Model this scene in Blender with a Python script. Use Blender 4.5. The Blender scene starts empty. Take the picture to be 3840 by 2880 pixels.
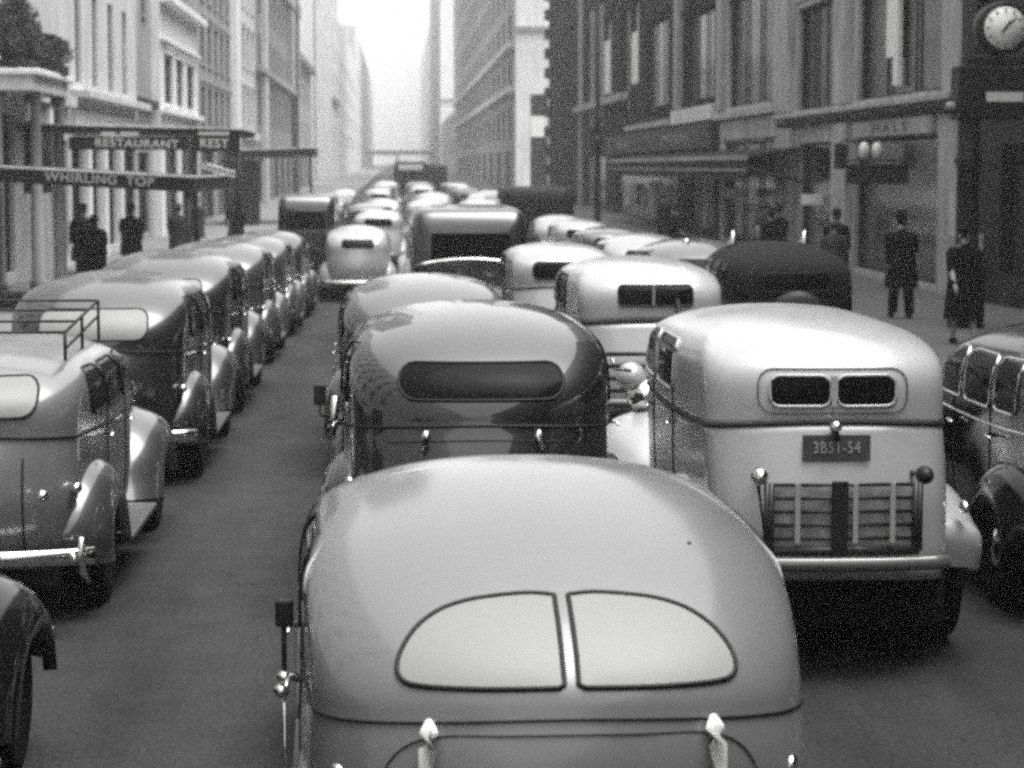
import bpy, math, random
import numpy as np
from mathutils import Vector, Matrix
random.seed(7)
R = math.radians
S = bpy.context.scene
# ------------------------------------------------------------ camera, sky, sun, exposure
CAMZ = 2.65
cd = bpy.data.cameras.new('camera'); cam = bpy.data.objects.new('camera', cd); S.collection.objects.link(cam)
cd.sensor_width = 36; cd.lens = 81.4; cd.clip_start = .1; cd.clip_end = 6000
cam.location = (0, 0, CAMZ); cam.rotation_euler = (R(90-5.36), 0, R(-2.82))
cd.dof.use_dof = True; cd.dof.focus_distance = 11.0; cd.dof.aperture_fstop = 4.0
S.camera = cam
SUN_EL, SUN_AZ = 77, 105        # azimuth clockwise from +Y (street direction)
w = bpy.data.worlds.new('World'); S.world = w; w.use_nodes = True
nt = w.node_tree; nt.nodes.clear()
out = nt.nodes.new('ShaderNodeOutputWorld'); bg = nt.nodes.new('ShaderNodeBackground')
sky = nt.nodes.new('ShaderNodeTexSky'); sky.sky_type = 'NISHITA'; sky.sun_disc = False
sky.sun_elevation = R(SUN_EL); sky.sun_rotation = R(SUN_AZ); sky.air_density = 1; sky.dust_density = 5; sky.ozone_density = 1
bw = nt.nodes.new('ShaderNodeRGBToBW'); bg.inputs[1].default_value = .15
nt.links.new(sky.outputs[0], bw.inputs[0]); nt.links.new(bw.outputs[0], bg.inputs[0]); nt.links.new(bg.outputs[0], out.inputs[0])
sl = bpy.data.lights.new('sun', 'SUN'); sl.energy = .6; sl.angle = R(55); sl.color = (1, .995, .985)
so = bpy.data.objects.new('sun', sl); S.collection.objects.link(so)
so.rotation_euler = (R(90-SUN_EL), 0, R(180-SUN_AZ)); so.location = (0, 0, 60)
S.view_settings.view_transform = 'Standard'; S.view_settings.look = 'None'
S.view_settings.exposure = 1.85; S.view_settings.gamma = 1
S.render.engine = 'CYCLES'
S.cycles.filter_width = 3.0
S.cycles.use_denoising = False
S.cycles.max_bounces = 8; S.cycles.volume_bounces = 2

# ------------------------------------------------------------ materials (a grey world: black-and-white film)
MATS = {}
def mat(name, v, rough=.6, metal=0., coat=0., noise=0., nscale=8., bump=0., spec=.5, emit=0., stretch=(1, 1, 1), rnoise=0.):
    if name in MATS: return MATS[name]
    m = bpy.data.materials.new(name); m.use_nodes = True; n = m.node_tree; b = n.nodes['Principled BSDF']
    b.inputs['Base Color'].default_value = (v, v, v*.99, 1); b.inputs['Roughness'].default_value = rough
    b.inputs['Metallic'].default_value = metal; b.inputs['Coat Weight'].default_value = coat
    b.inputs['Coat Roughness'].default_value = .04; b.inputs['Specular IOR Level'].default_value = spec
    if emit: b.inputs['Emission Color'].default_value = (1, 1, 1, 1); b.inputs['Emission Strength'].default_value = emit
    if noise or bump or rnoise:
        tc = n.nodes.new('ShaderNodeTexCoord'); mp = n.nodes.new('ShaderNodeMapping'); mp.inputs['Scale'].default_value = stretch
        nz = n.nodes.new('ShaderNodeTexNoise'); nz.inputs['Scale'].default_value = nscale; nz.inputs['Detail'].default_value = 8; nz.inputs['Roughness'].default_value = .62
        n.links.new(tc.outputs['Object'], mp.inputs[0]); n.links.new(mp.outputs[0], nz.inputs[0])
        if noise:
            mr = n.nodes.new('ShaderNodeMapRange'); mr.inputs[1].default_value = .3; mr.inputs[2].default_value = .7
            mr.inputs[3].default_value = v*(1-noise); mr.inputs[4].default_value = v*(1+noise)
            n.links.new(nz.outputs[0], mr.inputs[0]); n.links.new(mr.outputs[0], b.inputs['Base Color'])
        if rnoise:
            mr = n.nodes.new('ShaderNodeMapRange'); mr.inputs[1].default_value = .3; mr.inputs[2].default_value = .7
            mr.inputs[3].default_value = max(.02, rough-rnoise); mr.inputs[4].default_value = rough+rnoise
            n.links.new(nz.outputs[0], mr.inputs[0]); n.links.new(mr.outputs[0], b.inputs['Roughness'])
        if bump:
            bp = n.nodes.new('ShaderNodeBump'); bp.inputs['Strength'].default_value = bump; bp.inputs['Distance'].default_value = .02
            n.links.new(nz.outputs[0], bp.inputs['Height']); n.links.new(bp.outputs[0], b.inputs['Normal'])
    MATS[name] = m; return m
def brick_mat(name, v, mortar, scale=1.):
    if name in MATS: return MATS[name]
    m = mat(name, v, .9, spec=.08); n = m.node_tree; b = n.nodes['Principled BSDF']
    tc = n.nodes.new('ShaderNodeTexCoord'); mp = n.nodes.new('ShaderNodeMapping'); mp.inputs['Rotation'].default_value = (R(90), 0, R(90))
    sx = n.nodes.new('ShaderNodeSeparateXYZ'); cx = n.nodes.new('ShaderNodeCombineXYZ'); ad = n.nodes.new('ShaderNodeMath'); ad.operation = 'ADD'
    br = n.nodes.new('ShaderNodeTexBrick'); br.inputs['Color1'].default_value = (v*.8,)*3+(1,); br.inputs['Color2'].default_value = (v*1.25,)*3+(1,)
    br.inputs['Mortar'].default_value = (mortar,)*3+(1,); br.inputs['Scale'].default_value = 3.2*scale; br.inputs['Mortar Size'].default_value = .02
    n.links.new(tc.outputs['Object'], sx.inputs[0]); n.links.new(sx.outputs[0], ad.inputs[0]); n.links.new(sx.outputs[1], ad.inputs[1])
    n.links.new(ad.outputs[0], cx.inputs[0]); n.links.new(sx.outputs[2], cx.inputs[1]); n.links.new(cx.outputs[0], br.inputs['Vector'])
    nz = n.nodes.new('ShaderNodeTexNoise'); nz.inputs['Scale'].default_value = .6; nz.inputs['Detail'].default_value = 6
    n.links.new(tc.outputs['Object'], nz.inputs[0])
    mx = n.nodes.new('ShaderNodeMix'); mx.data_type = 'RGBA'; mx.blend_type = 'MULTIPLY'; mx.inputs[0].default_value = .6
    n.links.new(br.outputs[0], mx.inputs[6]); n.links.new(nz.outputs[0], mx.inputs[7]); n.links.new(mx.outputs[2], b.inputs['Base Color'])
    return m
asphalt = mat('asphalt', .03, .9, spec=.3, noise=.3, nscale=3.5, bump=.25, rnoise=.1)
# the asphalt gets a second, coarse noise: worn wheel tracks and patches along the street
def asphalt_detail(m):
    n = m.node_tree; b = n.nodes['Principled BSDF']; tc = n.nodes.new('ShaderNodeTexCoord')
    mp = n.nodes.new('ShaderNodeMapping'); mp.inputs['Scale'].default_value = (1.1, .16, 1)
    a = n.nodes.new('ShaderNodeTexNoise'); a.inputs['Scale'].default_value = 1.2; a.inputs['Detail'].default_value = 5
    c = n.nodes.new('ShaderNodeTexNoise'); c.inputs['Scale'].default_value = 38; c.inputs['Detail'].default_value = 3
    n.links.new(tc.outputs['Object'], mp.inputs[0]); n.links.new(mp.outputs[0], a.inputs[0]); n.links.new(tc.outputs['Object'], c.inputs[0])
    m1 = n.nodes.new('ShaderNodeMath'); m1.operation = 'MULTIPLY'; n.links.new(a.outputs[0], m1.inputs[0]); n.links.new(c.outputs[0], m1.inputs[1])
    mr = n.nodes.new('ShaderNodeMapRange'); mr.inputs[1].default_value = .15; mr.inputs[2].default_value = .36; mr.inputs[3].default_value = .006; mr.inputs[4].default_value = .028
    vo = n.nodes.new('ShaderNodeTexVoronoi'); vo.feature = 'DISTANCE_TO_EDGE'; vo.inputs['Scale'].default_value = .55
    wn = n.nodes.new('ShaderNodeTexNoise'); wn.inputs['Scale'].default_value = 1.8; wn.inputs['Detail'].default_value = 6
    wm = n.nodes.new('ShaderNodeMixRGB'); wm.blend_type = 'ADD'; wm.inputs[0].default_value = .9
    n.links.new(tc.outputs['Object'], wm.inputs[1]); n.links.new(tc.outputs['Object'], wn.inputs[0]); n.links.new(wn.outputs['Color'], wm.inputs[2]); n.links.new(wm.outputs[0], vo.inputs['Vector'])
    cr = n.nodes.new('ShaderNodeMapRange'); cr.inputs[1].default_value = .0; cr.inputs[2].default_value = .012; cr.inputs[3].default_value = .75; cr.inputs[4].default_value = 1
    n.links.new(vo.outputs['Distance'], cr.inputs[0])
    pa = n.nodes.new('ShaderNodeTexBrick'); pa.inputs['Scale'].default_value = .16; pa.inputs['Color1'].default_value = (.95, .95, .95, 1); pa.inputs['Color2'].default_value = (1.07, 1.07, 1.07, 1); pa.inputs['Mortar'].default_value = (.95, .95, .95, 1); pa.inputs['Mortar Size'].default_value = .004
    n.links.new(tc.outputs['Object'], pa.inputs['Vector'])
    q1 = n.nodes.new('ShaderNodeMath'); q1.operation = 'MULTIPLY'; n.links.new(mr.outputs[0], q1.inputs[0]); n.links.new(cr.outputs[0], q1.inputs[1])
    q2 = n.nodes.new('ShaderNodeMath'); q2.operation = 'MULTIPLY'; n.links.new(q1.outputs[0], q2.inputs[0]); n.links.new(pa.outputs['Color'], q2.inputs[1])
    n.links.new(m1.outputs[0], mr.inputs[0]); n.links.new(q2.outputs[0], b.inputs['Base Color'])
asphalt_detail(asphalt)
pave = mat('pavement_concrete_shaded', .055, .85, noise=.2, nscale=1.5, bump=.1)  # right pavement: its shade is put into this darker base colour
kerbm = mat('kerb_stone', .16, .8, noise=.2, nscale=5)
def lacquer(name, v, rough=.35, ior=1.9, cr=.06, dirt=.25):
    m = mat(name, v, rough, coat=1., noise=.06, nscale=2.5); b = m.node_tree.nodes['Principled BSDF']
    b.inputs['Coat IOR'].default_value = ior; n = m.node_tree
    tc = n.nodes.new('ShaderNodeTexCoord'); nz = n.nodes.new('ShaderNodeTexNoise'); nz.inputs['Scale'].default_value = 1.1; nz.inputs['Detail'].default_value = 1.5
    mr = n.nodes.new('ShaderNodeMapRange'); mr.inputs[1].default_value = .2; mr.inputs[2].default_value = .8; mr.inputs[3].default_value = cr; mr.inputs[4].default_value = cr+dirt
    n.links.new(tc.outputs['Object'], nz.inputs[0]); n.links.new(nz.outputs[0], mr.inputs[0]); n.links.new(mr.outputs[0], b.inputs['Coat Roughness'])
    return m
black_gloss = lacquer('black_car_paint', .003, cr=.02, dirt=.06, ior=1.65)
black_dull = mat('dull_black_car_paint', .004, .4, spec=.12)
black_semi = mat('black_enamel', .004, .12, spec=.3)
dark_paint = lacquer('dark_car_paint', .010, cr=.05, dirt=.12, ior=1.65)
l1_paint = lacquer('pale_grey_car_paint', .12, ior=1.7)
grey_paint = lacquer('grey_car_paint', .115, cr=.08, dirt=.12, ior=1.42)
mid_paint = lacquer('mid_grey_car_paint', .03, ior=1.75, cr=.04, dirt=.12)
light_paint = lacquer('light_car_paint', .28)
lower_paint = lacquer('two_tone_lower_paint', .26, ior=1.45)
white_paint = lacquer('white_car_paint', .34, ior=1.38)
chrome = mat('chrome', .75, .12, metal=1.)
rubber = mat('tyre_rubber', .006, .8, spec=.1)
gasket = mat('window_gasket', .008, .5, spec=.2)
glass = mat('dark_glass', .006, .1, spec=.03)
paleglass = mat('pale_glass', .20, .45, spec=.3)  # pale base colour stands in for blinds and sky glare on panes
iron = mat('dark_iron', .012, .5, spec=.25)
plate_m = mat('plate_enamel', .05, .5); platetx = mat('plate_digits', .3, .5)
WIN = mat('window_glass', .022, .12, spec=.3, noise=.95, nscale=1.3)
curtain = mat('white_curtain', .7, .9)
dull = mat('dull_curtain', .2, .9)
stone_l = mat('pale_limestone', 0.5, .85, noise=0.3, nscale=.9, bump=.15, stretch=(1.6, 1.6, .3))
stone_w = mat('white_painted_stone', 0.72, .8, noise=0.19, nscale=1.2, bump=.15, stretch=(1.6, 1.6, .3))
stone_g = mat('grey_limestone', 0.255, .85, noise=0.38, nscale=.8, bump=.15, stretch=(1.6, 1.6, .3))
stone_t = mat('tower_stone', .16, .85, noise=.4, nscale=.5, stretch=(1.6, 1.6, .3))
stone_r = mat('weathered_sandstone', 0.3, .85, noise=0.42, nscale=1.4, bump=.15, stretch=(1.6, 1.6, .3))
stone_d = mat('sooty_stone', .03, .9, spec=.1, noise=0.57, nscale=1.2, bump=.15, stretch=(1.6, 1.6, .3))
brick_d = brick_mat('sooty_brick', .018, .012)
brick_g = brick_mat('worn_brick', .2, .12)
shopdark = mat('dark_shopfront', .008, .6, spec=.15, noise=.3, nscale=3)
signdark = mat('dark_sign_board', .014, .5, spec=.2, noise=.2, nscale=4)
letter = mat('pale_lettering', .55, .6)
letterd = mat('dark_lettering', .05, .6)
awn = mat('canvas_awning', .02, .9, spec=.1, noise=.3, nscale=5)
skin = mat('skin', .32, .6); cloth_d = mat('dark_wool', .005, .95, spec=.05); cloth_m = mat('grey_wool', .035, .95, spec=.1); cloth_l = mat('pale_cloth', .35, .95)
leafm = mat('evergreen_leaf', .045, .7, noise=.5, nscale=30)

# ------------------------------------------------------------ mesh helpers
class MB:
    def __init__(s): s.v = []; s.f = []; s.sm = []
    def add(s, vs, fs, smooth=False):
        o = len(s.v); s.v += [tuple(p) for p in vs]; s.f += [tuple(i+o for i in f) for f in fs]; s.sm += [smooth]*len(fs); return s
    def box(s, x0, x1, y0, y1, z0, z1, M=None):
        vs = [(x, y, z) for z in (z0, z1) for y in (y0, y1) for x in (x0, x1)]
        if M is not None: vs = [M @ Vector(p) for p in vs]
        return s.add(vs, [(0, 2, 3, 1), (4, 5, 7, 6), (0, 1, 5, 4), (2, 6, 7, 3), (1, 3, 7, 5), (0, 4, 6, 2)])
    def grid(s, P, closed_u=False, closed_v=False, smooth=True, capu=False):
        n, m = len(P), len(P[0]); vs = [p for r in P for p in r]; fs = []
        for i in range(n if closed_u else n-1):
            for j in range(m if closed_v else m-1):
                a, b = i, (i+1) % n; c, d = j, (j+1) % m
                fs.append((a*m+c, a*m+d, b*m+d, b*m+c))
        if capu: fs.append(tuple(range(m))[::-1]); fs.append(tuple((n-1)*m+j for j in range(m)))
        return s.add(vs, fs, smooth)
    def tube(s, pts, r, seg=6, closed=False, cap=True, rz=None):
        pts = [Vector(p) for p in pts]; n = len(pts); P = []
        for i, p in enumerate(pts):
            if closed: t = pts[(i+1) % n]-pts[i-1]
            else: t = pts[min(i+1, n-1)]-pts[max(i-1, 0)]
            if t.length < 1e-9: t = Vector((0, 0, 1))
            t.normalize(); up = Vector((0, 0, 1)) if abs(t.z) < .9 else Vector((0, 1, 0))
            a = t.cross(up).normalized(); b = a.cross(t).normalized()
            rr = r[i] if isinstance(r, (list, tuple)) else r; r2 = rr if rz is None else rz
            P.append([p+a*(rr*math.cos(2*math.pi*k/seg))+b*(r2*math.sin(2*math.pi*k/seg)) for k in range(seg)])
        return s.grid(P, closed_u=closed, closed_v=True, capu=(cap and not closed))
    def lathe(s, prof, c=(0, 0, 0), axis='z', seg=20):
        P = []
        for (r, h) in prof:
            row = []
            for k in range(seg):
                a = 2*math.pi*k/seg; x, y, z = r*math.cos(a), r*math.sin(a), h
                if axis == 'x': x, y, z = z, x, y
                if axis == 'y': x, y, z = x, z, y
                row.append((c[0]+x, c[1]+y, c[2]+z))
            P.append(row)
        return s.grid(P, closed_v=True, capu=True)
    def ell(s, c, r, n=12, m=8):
        return s.grid([[(c[0]+r[0]*math.sin(a)*math.cos(b), c[1]+r[1]*math.sin(a)*math.sin(b), c[2]+r[2]*math.cos(a))
                 for b in [2*math.pi*k/n for k in range(n)]] for a in [max(.02, math.pi*i/m) if i < m else math.pi-.02 for i in range(m+1)]], closed_v=True, capu=True)
    def build(s, name, m, parent=None, bevel=0):
        me = bpy.data.meshes.new(name); me.from_pydata(s.v, [], s.f); me.materials.append(m)
        me.polygons.foreach_set('use_smooth', s.sm); me.update()
        o = bpy.data.objects.new(name, me); S.collection.objects.link(o)
        if parent is not None: o.parent = parent
        if bevel:
            b = o.modifiers.new('bevel', 'BEVEL'); b.width = bevel; b.segments = 2; b.limit_method = 'ANGLE'
        return o
def fixnormals(o):
    import bmesh
    bm = bmesh.new(); bm.from_mesh(o.data); bmesh.ops.recalc_face_normals(bm, faces=bm.faces); bm.to_mesh(o.data); bm.free(); return o
def tag(o, label, cat, group=None):
    o['label'] = label; o['category'] = cat
    if group: o['group'] = group
    return o
def thing(name, label, cat, loc=(0, 0, 0), rz=0, group=None):
    o = bpy.data.objects.new(name, None); S.collection.objects.link(o); o.empty_display_size = .2
    o.location = loc; o.rotation_euler = (0, 0, rz); return tag(o, label, cat, group)
def text(name, s, size, m, parent, M, extr=.01, sx=1., bold=.0):
    c = bpy.data.curves.new(name, 'FONT'); c.body = s; c.size = size; c.extrude = extr; c.offset = bold; c.align_x = 'CENTER'; c.align_y = 'CENTER'; c.space_character = 1.12
    t = bpy.data.objects.new('tmp', c); S.collection.objects.link(t); bpy.context.view_layer.update()
    me = bpy.data.meshes.new_from_object(t.evaluated_get(bpy.context.evaluated_depsgraph_get()))
    bpy.data.objects.remove(t); me.name = name; me.materials.clear(); me.materials.append(m)
    o = bpy.data.objects.new(name, me); S.collection.objects.link(o); o.parent = parent
    o.matrix_local = M @ Matrix.Diagonal((sx, 1, 1, 1)); return o
def smooth01(t): t = max(0, min(1, t)); return t*t*(3-2*t)
def ground(y):                          # the street dips a little, then climbs far away
    z = -.3*smooth01((y-28)/24)+.3*smooth01((y-75)/60)
    return z+(.004*(y-150) if y > 150 else 0)

# ------------------------------------------------------------ the street
YS = [-60, -30, -10, 0, 5, 10, 15]+list(range(18, 42, 2))+list(range(45, 80, 5))+list(range(80, 160, 8))+[180, 220, 300, 400, 600, 900, 1500, 2600]
KL, KR, FL, FR = -3.75, 5.6, -9.3, 12.0
def strip(name, x0, x1, dz, m, kind='structure', y0=-60, y1=2600):
    b = MB(); ys = [y for y in YS if y0 <= y <= y1]
    n = max(2, int(min(24, (x1-x0)/1.5)))
    b.grid([[(x0+(x1-x0)*k/n, y, ground(y)+dz) for k in range(n+1)] for y in ys], smooth=True)
    o = b.build(name, m); o['kind'] = kind; return o
strip('ground', -700, 700, -.05, mat('far_ground', .16, .9, noise=.3, nscale=.2))
strip('road', KL, KR, 0, asphalt)
pave_l = mat('pavement_concrete_lit', .13, .85, noise=.25, nscale=1.2, bump=.1)  # left pavement paler: the light it receives is put into the colour
def walk(name, x0, x1, pm=pave):
    b = MB(); ks = .14
    sec = [(x0, -.02), (x0, ks), (x1, ks), (x1, -.02)]
    b.grid([[(x, y, ground(y)+z) for x, z in sec] for y in YS], smooth=False)
    o = b.build(name, pm); o['kind'] = 'structure'
walk('left_pavement', -24, KL-.16, pave_l); walk('right_pavement', KR+.16, 30)
for nm, x0 in (('left_kerb', KL-.16), ('right_kerb', KR)):
    b = MB(); sec = [(x0, -.02), (x0, .146), (x0+.16, .146), (x0+.16, -.02)]
    b.grid([[(x, y, ground(y)+z) for x, z in sec] for y in YS], smooth=False); o = b.build(nm, kerbm); o['kind'] = 'structure'

# ------------------------------------------------------------ cars
def pchip(xs, ys, x):
    return float(np.interp(x, xs, ys))
def sgnp(c, e): return math.copysign(abs(c)**e, c)
class Shell:
    """closed body shell made of horizontal rings: below the belt from control levels, above it a superelliptic turret"""
    def __init__(s, sp):
        s.sp = sp; s.belt, s.top = sp['belt'], sp['top']; s.n = sp['n']
        s.wb, s.yb, s.yf, s.yc = sp['w'], sp['yr'], sp['yf'], sp.get('yc', (sp['yr']+sp['yf'])/2)
        s.low = sp['low']                       # (z, width factor, rear y)
    def lv(s, z):
        sp = s.sp
        if z <= s.belt:
            zs = [l[0] for l in s.low]+[s.belt]; ws = [l[1]*s.wb for l in s.low]+[s.wb]; ys = [l[2] for l in s.low]+[s.yb]
            wv = np.interp(z, zs, ws); yv = np.interp(z, zs, ys)
            # smooth by small averaging
            wv = sum(np.interp(z+d, zs, ws) for d in (-.06, -.03, 0, .03, .06) if True)/5 if z < s.belt-.06 else wv
            yv = sum(np.interp(z+d, zs, ys) for d in (-.06, -.03, 0, .03, .06))/5 if z < s.belt-.06 else yv
            return float(wv), float(yv), s.yf
        t = min(1, (z-s.belt)/(s.top-s.belt))
        a, b = sp['pw']; w_ = s.wb*max(0, 1-t**a)**(1/b)
        a, b = sp['pr']; yr = s.yc-(s.yc-s.yb)*max(0, 1-t**a)**(1/b)
        a, b = sp['pf']; yf = s.yc+(s.yf-s.yc)*max(0, 1-t**a)**(1/b)
        return w_, yr, yf
    def geo(s, z):
        w_, yr, yf = s.lv(z); sp = s.sp; cr = min(sp.get('cr', .55), s.yc-yr); cf = min(sp.get('cf', .6), yf-s.yc)
        return w_, yr, yf, cr, cf, yr+cr, yf-cf
    def taper(s, y, yr_, yf_, L0):
        if y < s.yc: q = min(1, (s.yc-y)/max(L0, 1e-6)); return 1-s.sp.get('tp', .09)*q*q
        q = min(1, (y-s.yc)/1.2); return 1-.05*q*q
    def rear(s, x, z):
        z = z+s.sp.get('cam', .04)*min(1, (x/s.wb)**2); w_, yr, yf, cr, cf, a, b = s.geo(z); w_ *= s.taper(a-.001, 0, 0, s.yc-(s.yb+s.sp.get('cr', .55))); q = min(.9999, abs(x)/max(w_, 1e-6)); return a-cr*(1-q**s.n)**(1/s.n)
    def front(s, x, z):
        z = z+s.sp.get('cam', .04)*min(1, (x/s.wb)**2); w_, yr, yf, cr, cf, a, b = s.geo(z); w_ *= .95; q = min(.9999, abs(x)/max(w_, 1e-6)); return b+cf*(1-q**s.n)**(1/s.n)
    def side(s, y, z, sg):
        z = z+s.sp.get('cam', .04); w_, yr, yf, cr, cf, a, b = s.geo(z); T = s.taper(min(max(y, a), b), 0, 0, s.yc-(s.yb+s.sp.get('cr', .55)))
        if y < a: q = min(.9999, (a-y)/cr); return sg*w_*T*(1-q**s.n)**(1/s.n)
        if y > b: q = min(.9999, (y-b)/cf); return sg*w_*T*(1-q**s.n)**(1/s.n)
        return sg*w_*T
    def ring(s, z, N, off=0):
        w_, yr, yf, cr, cf, a, b = s.geo(z); P = []; e = 2/s.n; M = N//2; K_ = max(3, N//10); L0 = s.yc-(s.yb+s.sp.get('cr', .55))
        T = lambda y: s.taper(min(max(y, a), b), 0, 0, L0)
        for k in range(M+1):
            t = math.pi*k/M; P.append(((w_*T(b)+off)*sgnp(math.cos(t), e), b+(cf+off)*abs(math.sin(t))**e, z))
        for k in range(1, K_):
            y = b+(a-b)*k/K_; P.append((-(w_*T(y)+off), y, z))
        for k in range(M+1):
            t = math.pi*k/M; P.append((-(w_*T(a)+off)*sgnp(math.cos(t), e), a-(cr+off)*abs(math.sin(t))**e, z))
        for k in range(1, K_):
            y = a+(b-a)*k/K_; P.append(((w_*T(y)+off), y, z))
        c = s.sp.get('cam', .04)
        return [(p[0], p[1], z-c*min(1, (p[0]/s.wb)**2)) for p in P]
    def mesh(s, N, K, part='all'):
        b = MB(); zb = s.low[0][0]; KK = K+4
        zs = [zb+(s.belt-zb)*i/KK for i in range(KK)] if part != 'top' else []
        zs += [s.belt+(s.top-s.belt)*math.sin(math.pi/2*i/(2*K)) for i in range(2*K+1)] if part != 'low' else [s.belt]
        return b.grid([s.ring(z, N) if z < s.top-1e-6 else s.ring(s.top-1e-5*(s.top-s.belt), N) for z in zs], closed_v=True, capu=True)
def inside_rings(poly, K=5):
    cx = sum(p[0] for p in poly)/len(poly); cy = sum(p[1] for p in poly)/len(poly)
    return [[(cx+(p[0]-cx)*t, cy+(p[1]-cy)*t) for p in poly] for t in [1-i/K*.999 for i in range(K+1)]]
def rrect(cx, cz, w_, h, r, n=4, top=1.):
    P = []
    for sx, sz, a0 in ((1, 1, 0), (-1, 1, 90), (-1, -1, 180), (1, -1, 270)):
        for i in range(n+1):
            a = R(a0+90*i/n); ww = w_/2*(top if sz > 0 else 1)
            P.append((cx+sx*(ww-r)+r*math.cos(a), cz+sz*(h/2-r)+r*math.sin(a)))
    D = []
    for i, p in enumerate(P):           # resample long straight edges
        q = P[(i+1) % len(P)]; d = math.hypot(q[0]-p[0], q[1]-p[1]); k = max(1, int(d/.07))
        D += [(p[0]+(q[0]-p[0])*j/k, p[1]+(q[1]-p[1])*j/k) for j in range(k)]
    return D
def patch(f, poly, m, name, parent, off, frame=None, fr=.012, fname='window_frame', K=5):
    """glass pane laid along a curved shell, with a rounded frame tube round it"""
    b = MB(); rs = inside_rings(poly, K); b.grid([[f(p, off) for p in r] for r in rs], closed_v=True)
    o = fixnormals(b.build(name, m, parent))
    if frame is not None: MB().tube([f(p, off) for p in poly], fr, seg=6, closed=True).build(fname, frame, o)
    return o
BASE = dict(belt=1.08, top=1.60, n=2.4, w=.78, cr=.5, cf=.6, tp=.09, yr=.08, yf=3.05, pw=(5., 2.25), pr=(2.8, 1.9), pf=(2.6, 1.9),
            low=[(.34, .90, .16), (.5, .97, .03), (.75, 1.0, .0), (.95, 1.0, .03)], fz=.34, bz=.45, fx=.88)
KINDS = {
 'streamlined': dict(BASE, belt=1.0, top=1.56, w=.83, n=2.45, cr=.55, tp=.05, pr=(1.9, 1.65), pw=(6.5, 2.3), yc=1.85, cam=.055, bm=.005, fh=-.14,
        low=[(.34, .95, .18), (.5, 1.0, .06), (.75, 1.02, .02), (.9, 1.01, .04)]),
 'upright': dict(BASE, belt=1.12, top=1.60, w=.77, cr=.5, yc=1.7, pw=(5.5, 2.3), pr=(3.2, 2.0)),
 'rounded': dict(BASE, belt=1.12, top=1.69, w=.77, n=2.4, cr=.5, pr=(2.5, 1.9), yc=1.7),
 'formal': dict(BASE, belt=1.25, top=1.73, w=.665, n=2.7, cr=.33, tp=.09, yr=.12, pw=(7.5, 2.3), pr=(5, 2.2), pf=(4, 2.2), yc=1.7,
        low=[(.50, .95, -.04), (.6, .97, -.06), (.9, .99, -.01), (1.1, 1., .06)], fz=.50, bz=.60, fx=.84, bw=.52, mould=None),
 'boxy': dict(BASE, belt=1.2, top=1.79, w=.70, n=2.6, cr=.3, yr=.1, tp=.04, pw=(5, 2.4), pr=(5, 2.4), pf=(5, 3)),
}
def fender(path, wc, xi, xo, drop, sg, seg=8, lip=.06):
    b = MB(); P = []
    for i, (y, z) in enumerate(path):
        t = Vector((0, wc[0]-y, wc[1]-.05-z)); t.normalize()
        row = []
        for j in range(seg+1):
            a = math.pi/2*j/seg; d = drop*(1-math.cos(a)); x = xi+(xo-xi)*math.sin(a)**.9
            row.append((sg*x, y+t.y*d, z+t.z*d))
        row.append((sg*(xo-lip), y+t.y*(drop+.02), z+t.z*(drop+.02)))
        P.append(row)
    b.grid(P)
    return b
def smoothpath(p, k=4):
    out = []; n = len(p)
    for i in range(n-1):
        p0, p1, p2, p3 = p[max(i-1, 0)], p[i], p[i+1], p[min(i+2, n-1)]
        for j in range(k):
            t = j/k
            out.append(tuple(.5*((2*p1[c])+(-p0[c]+p2[c])*t+(2*p0[c]-5*p1[c]+4*p2[c]-p3[c])*t*t+(-p0[c]+3*p1[c]-3*p2[c]+p3[c])*t**3) for c in range(len(p[0]))))
    out.append(tuple(p[-1])); return out
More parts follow.
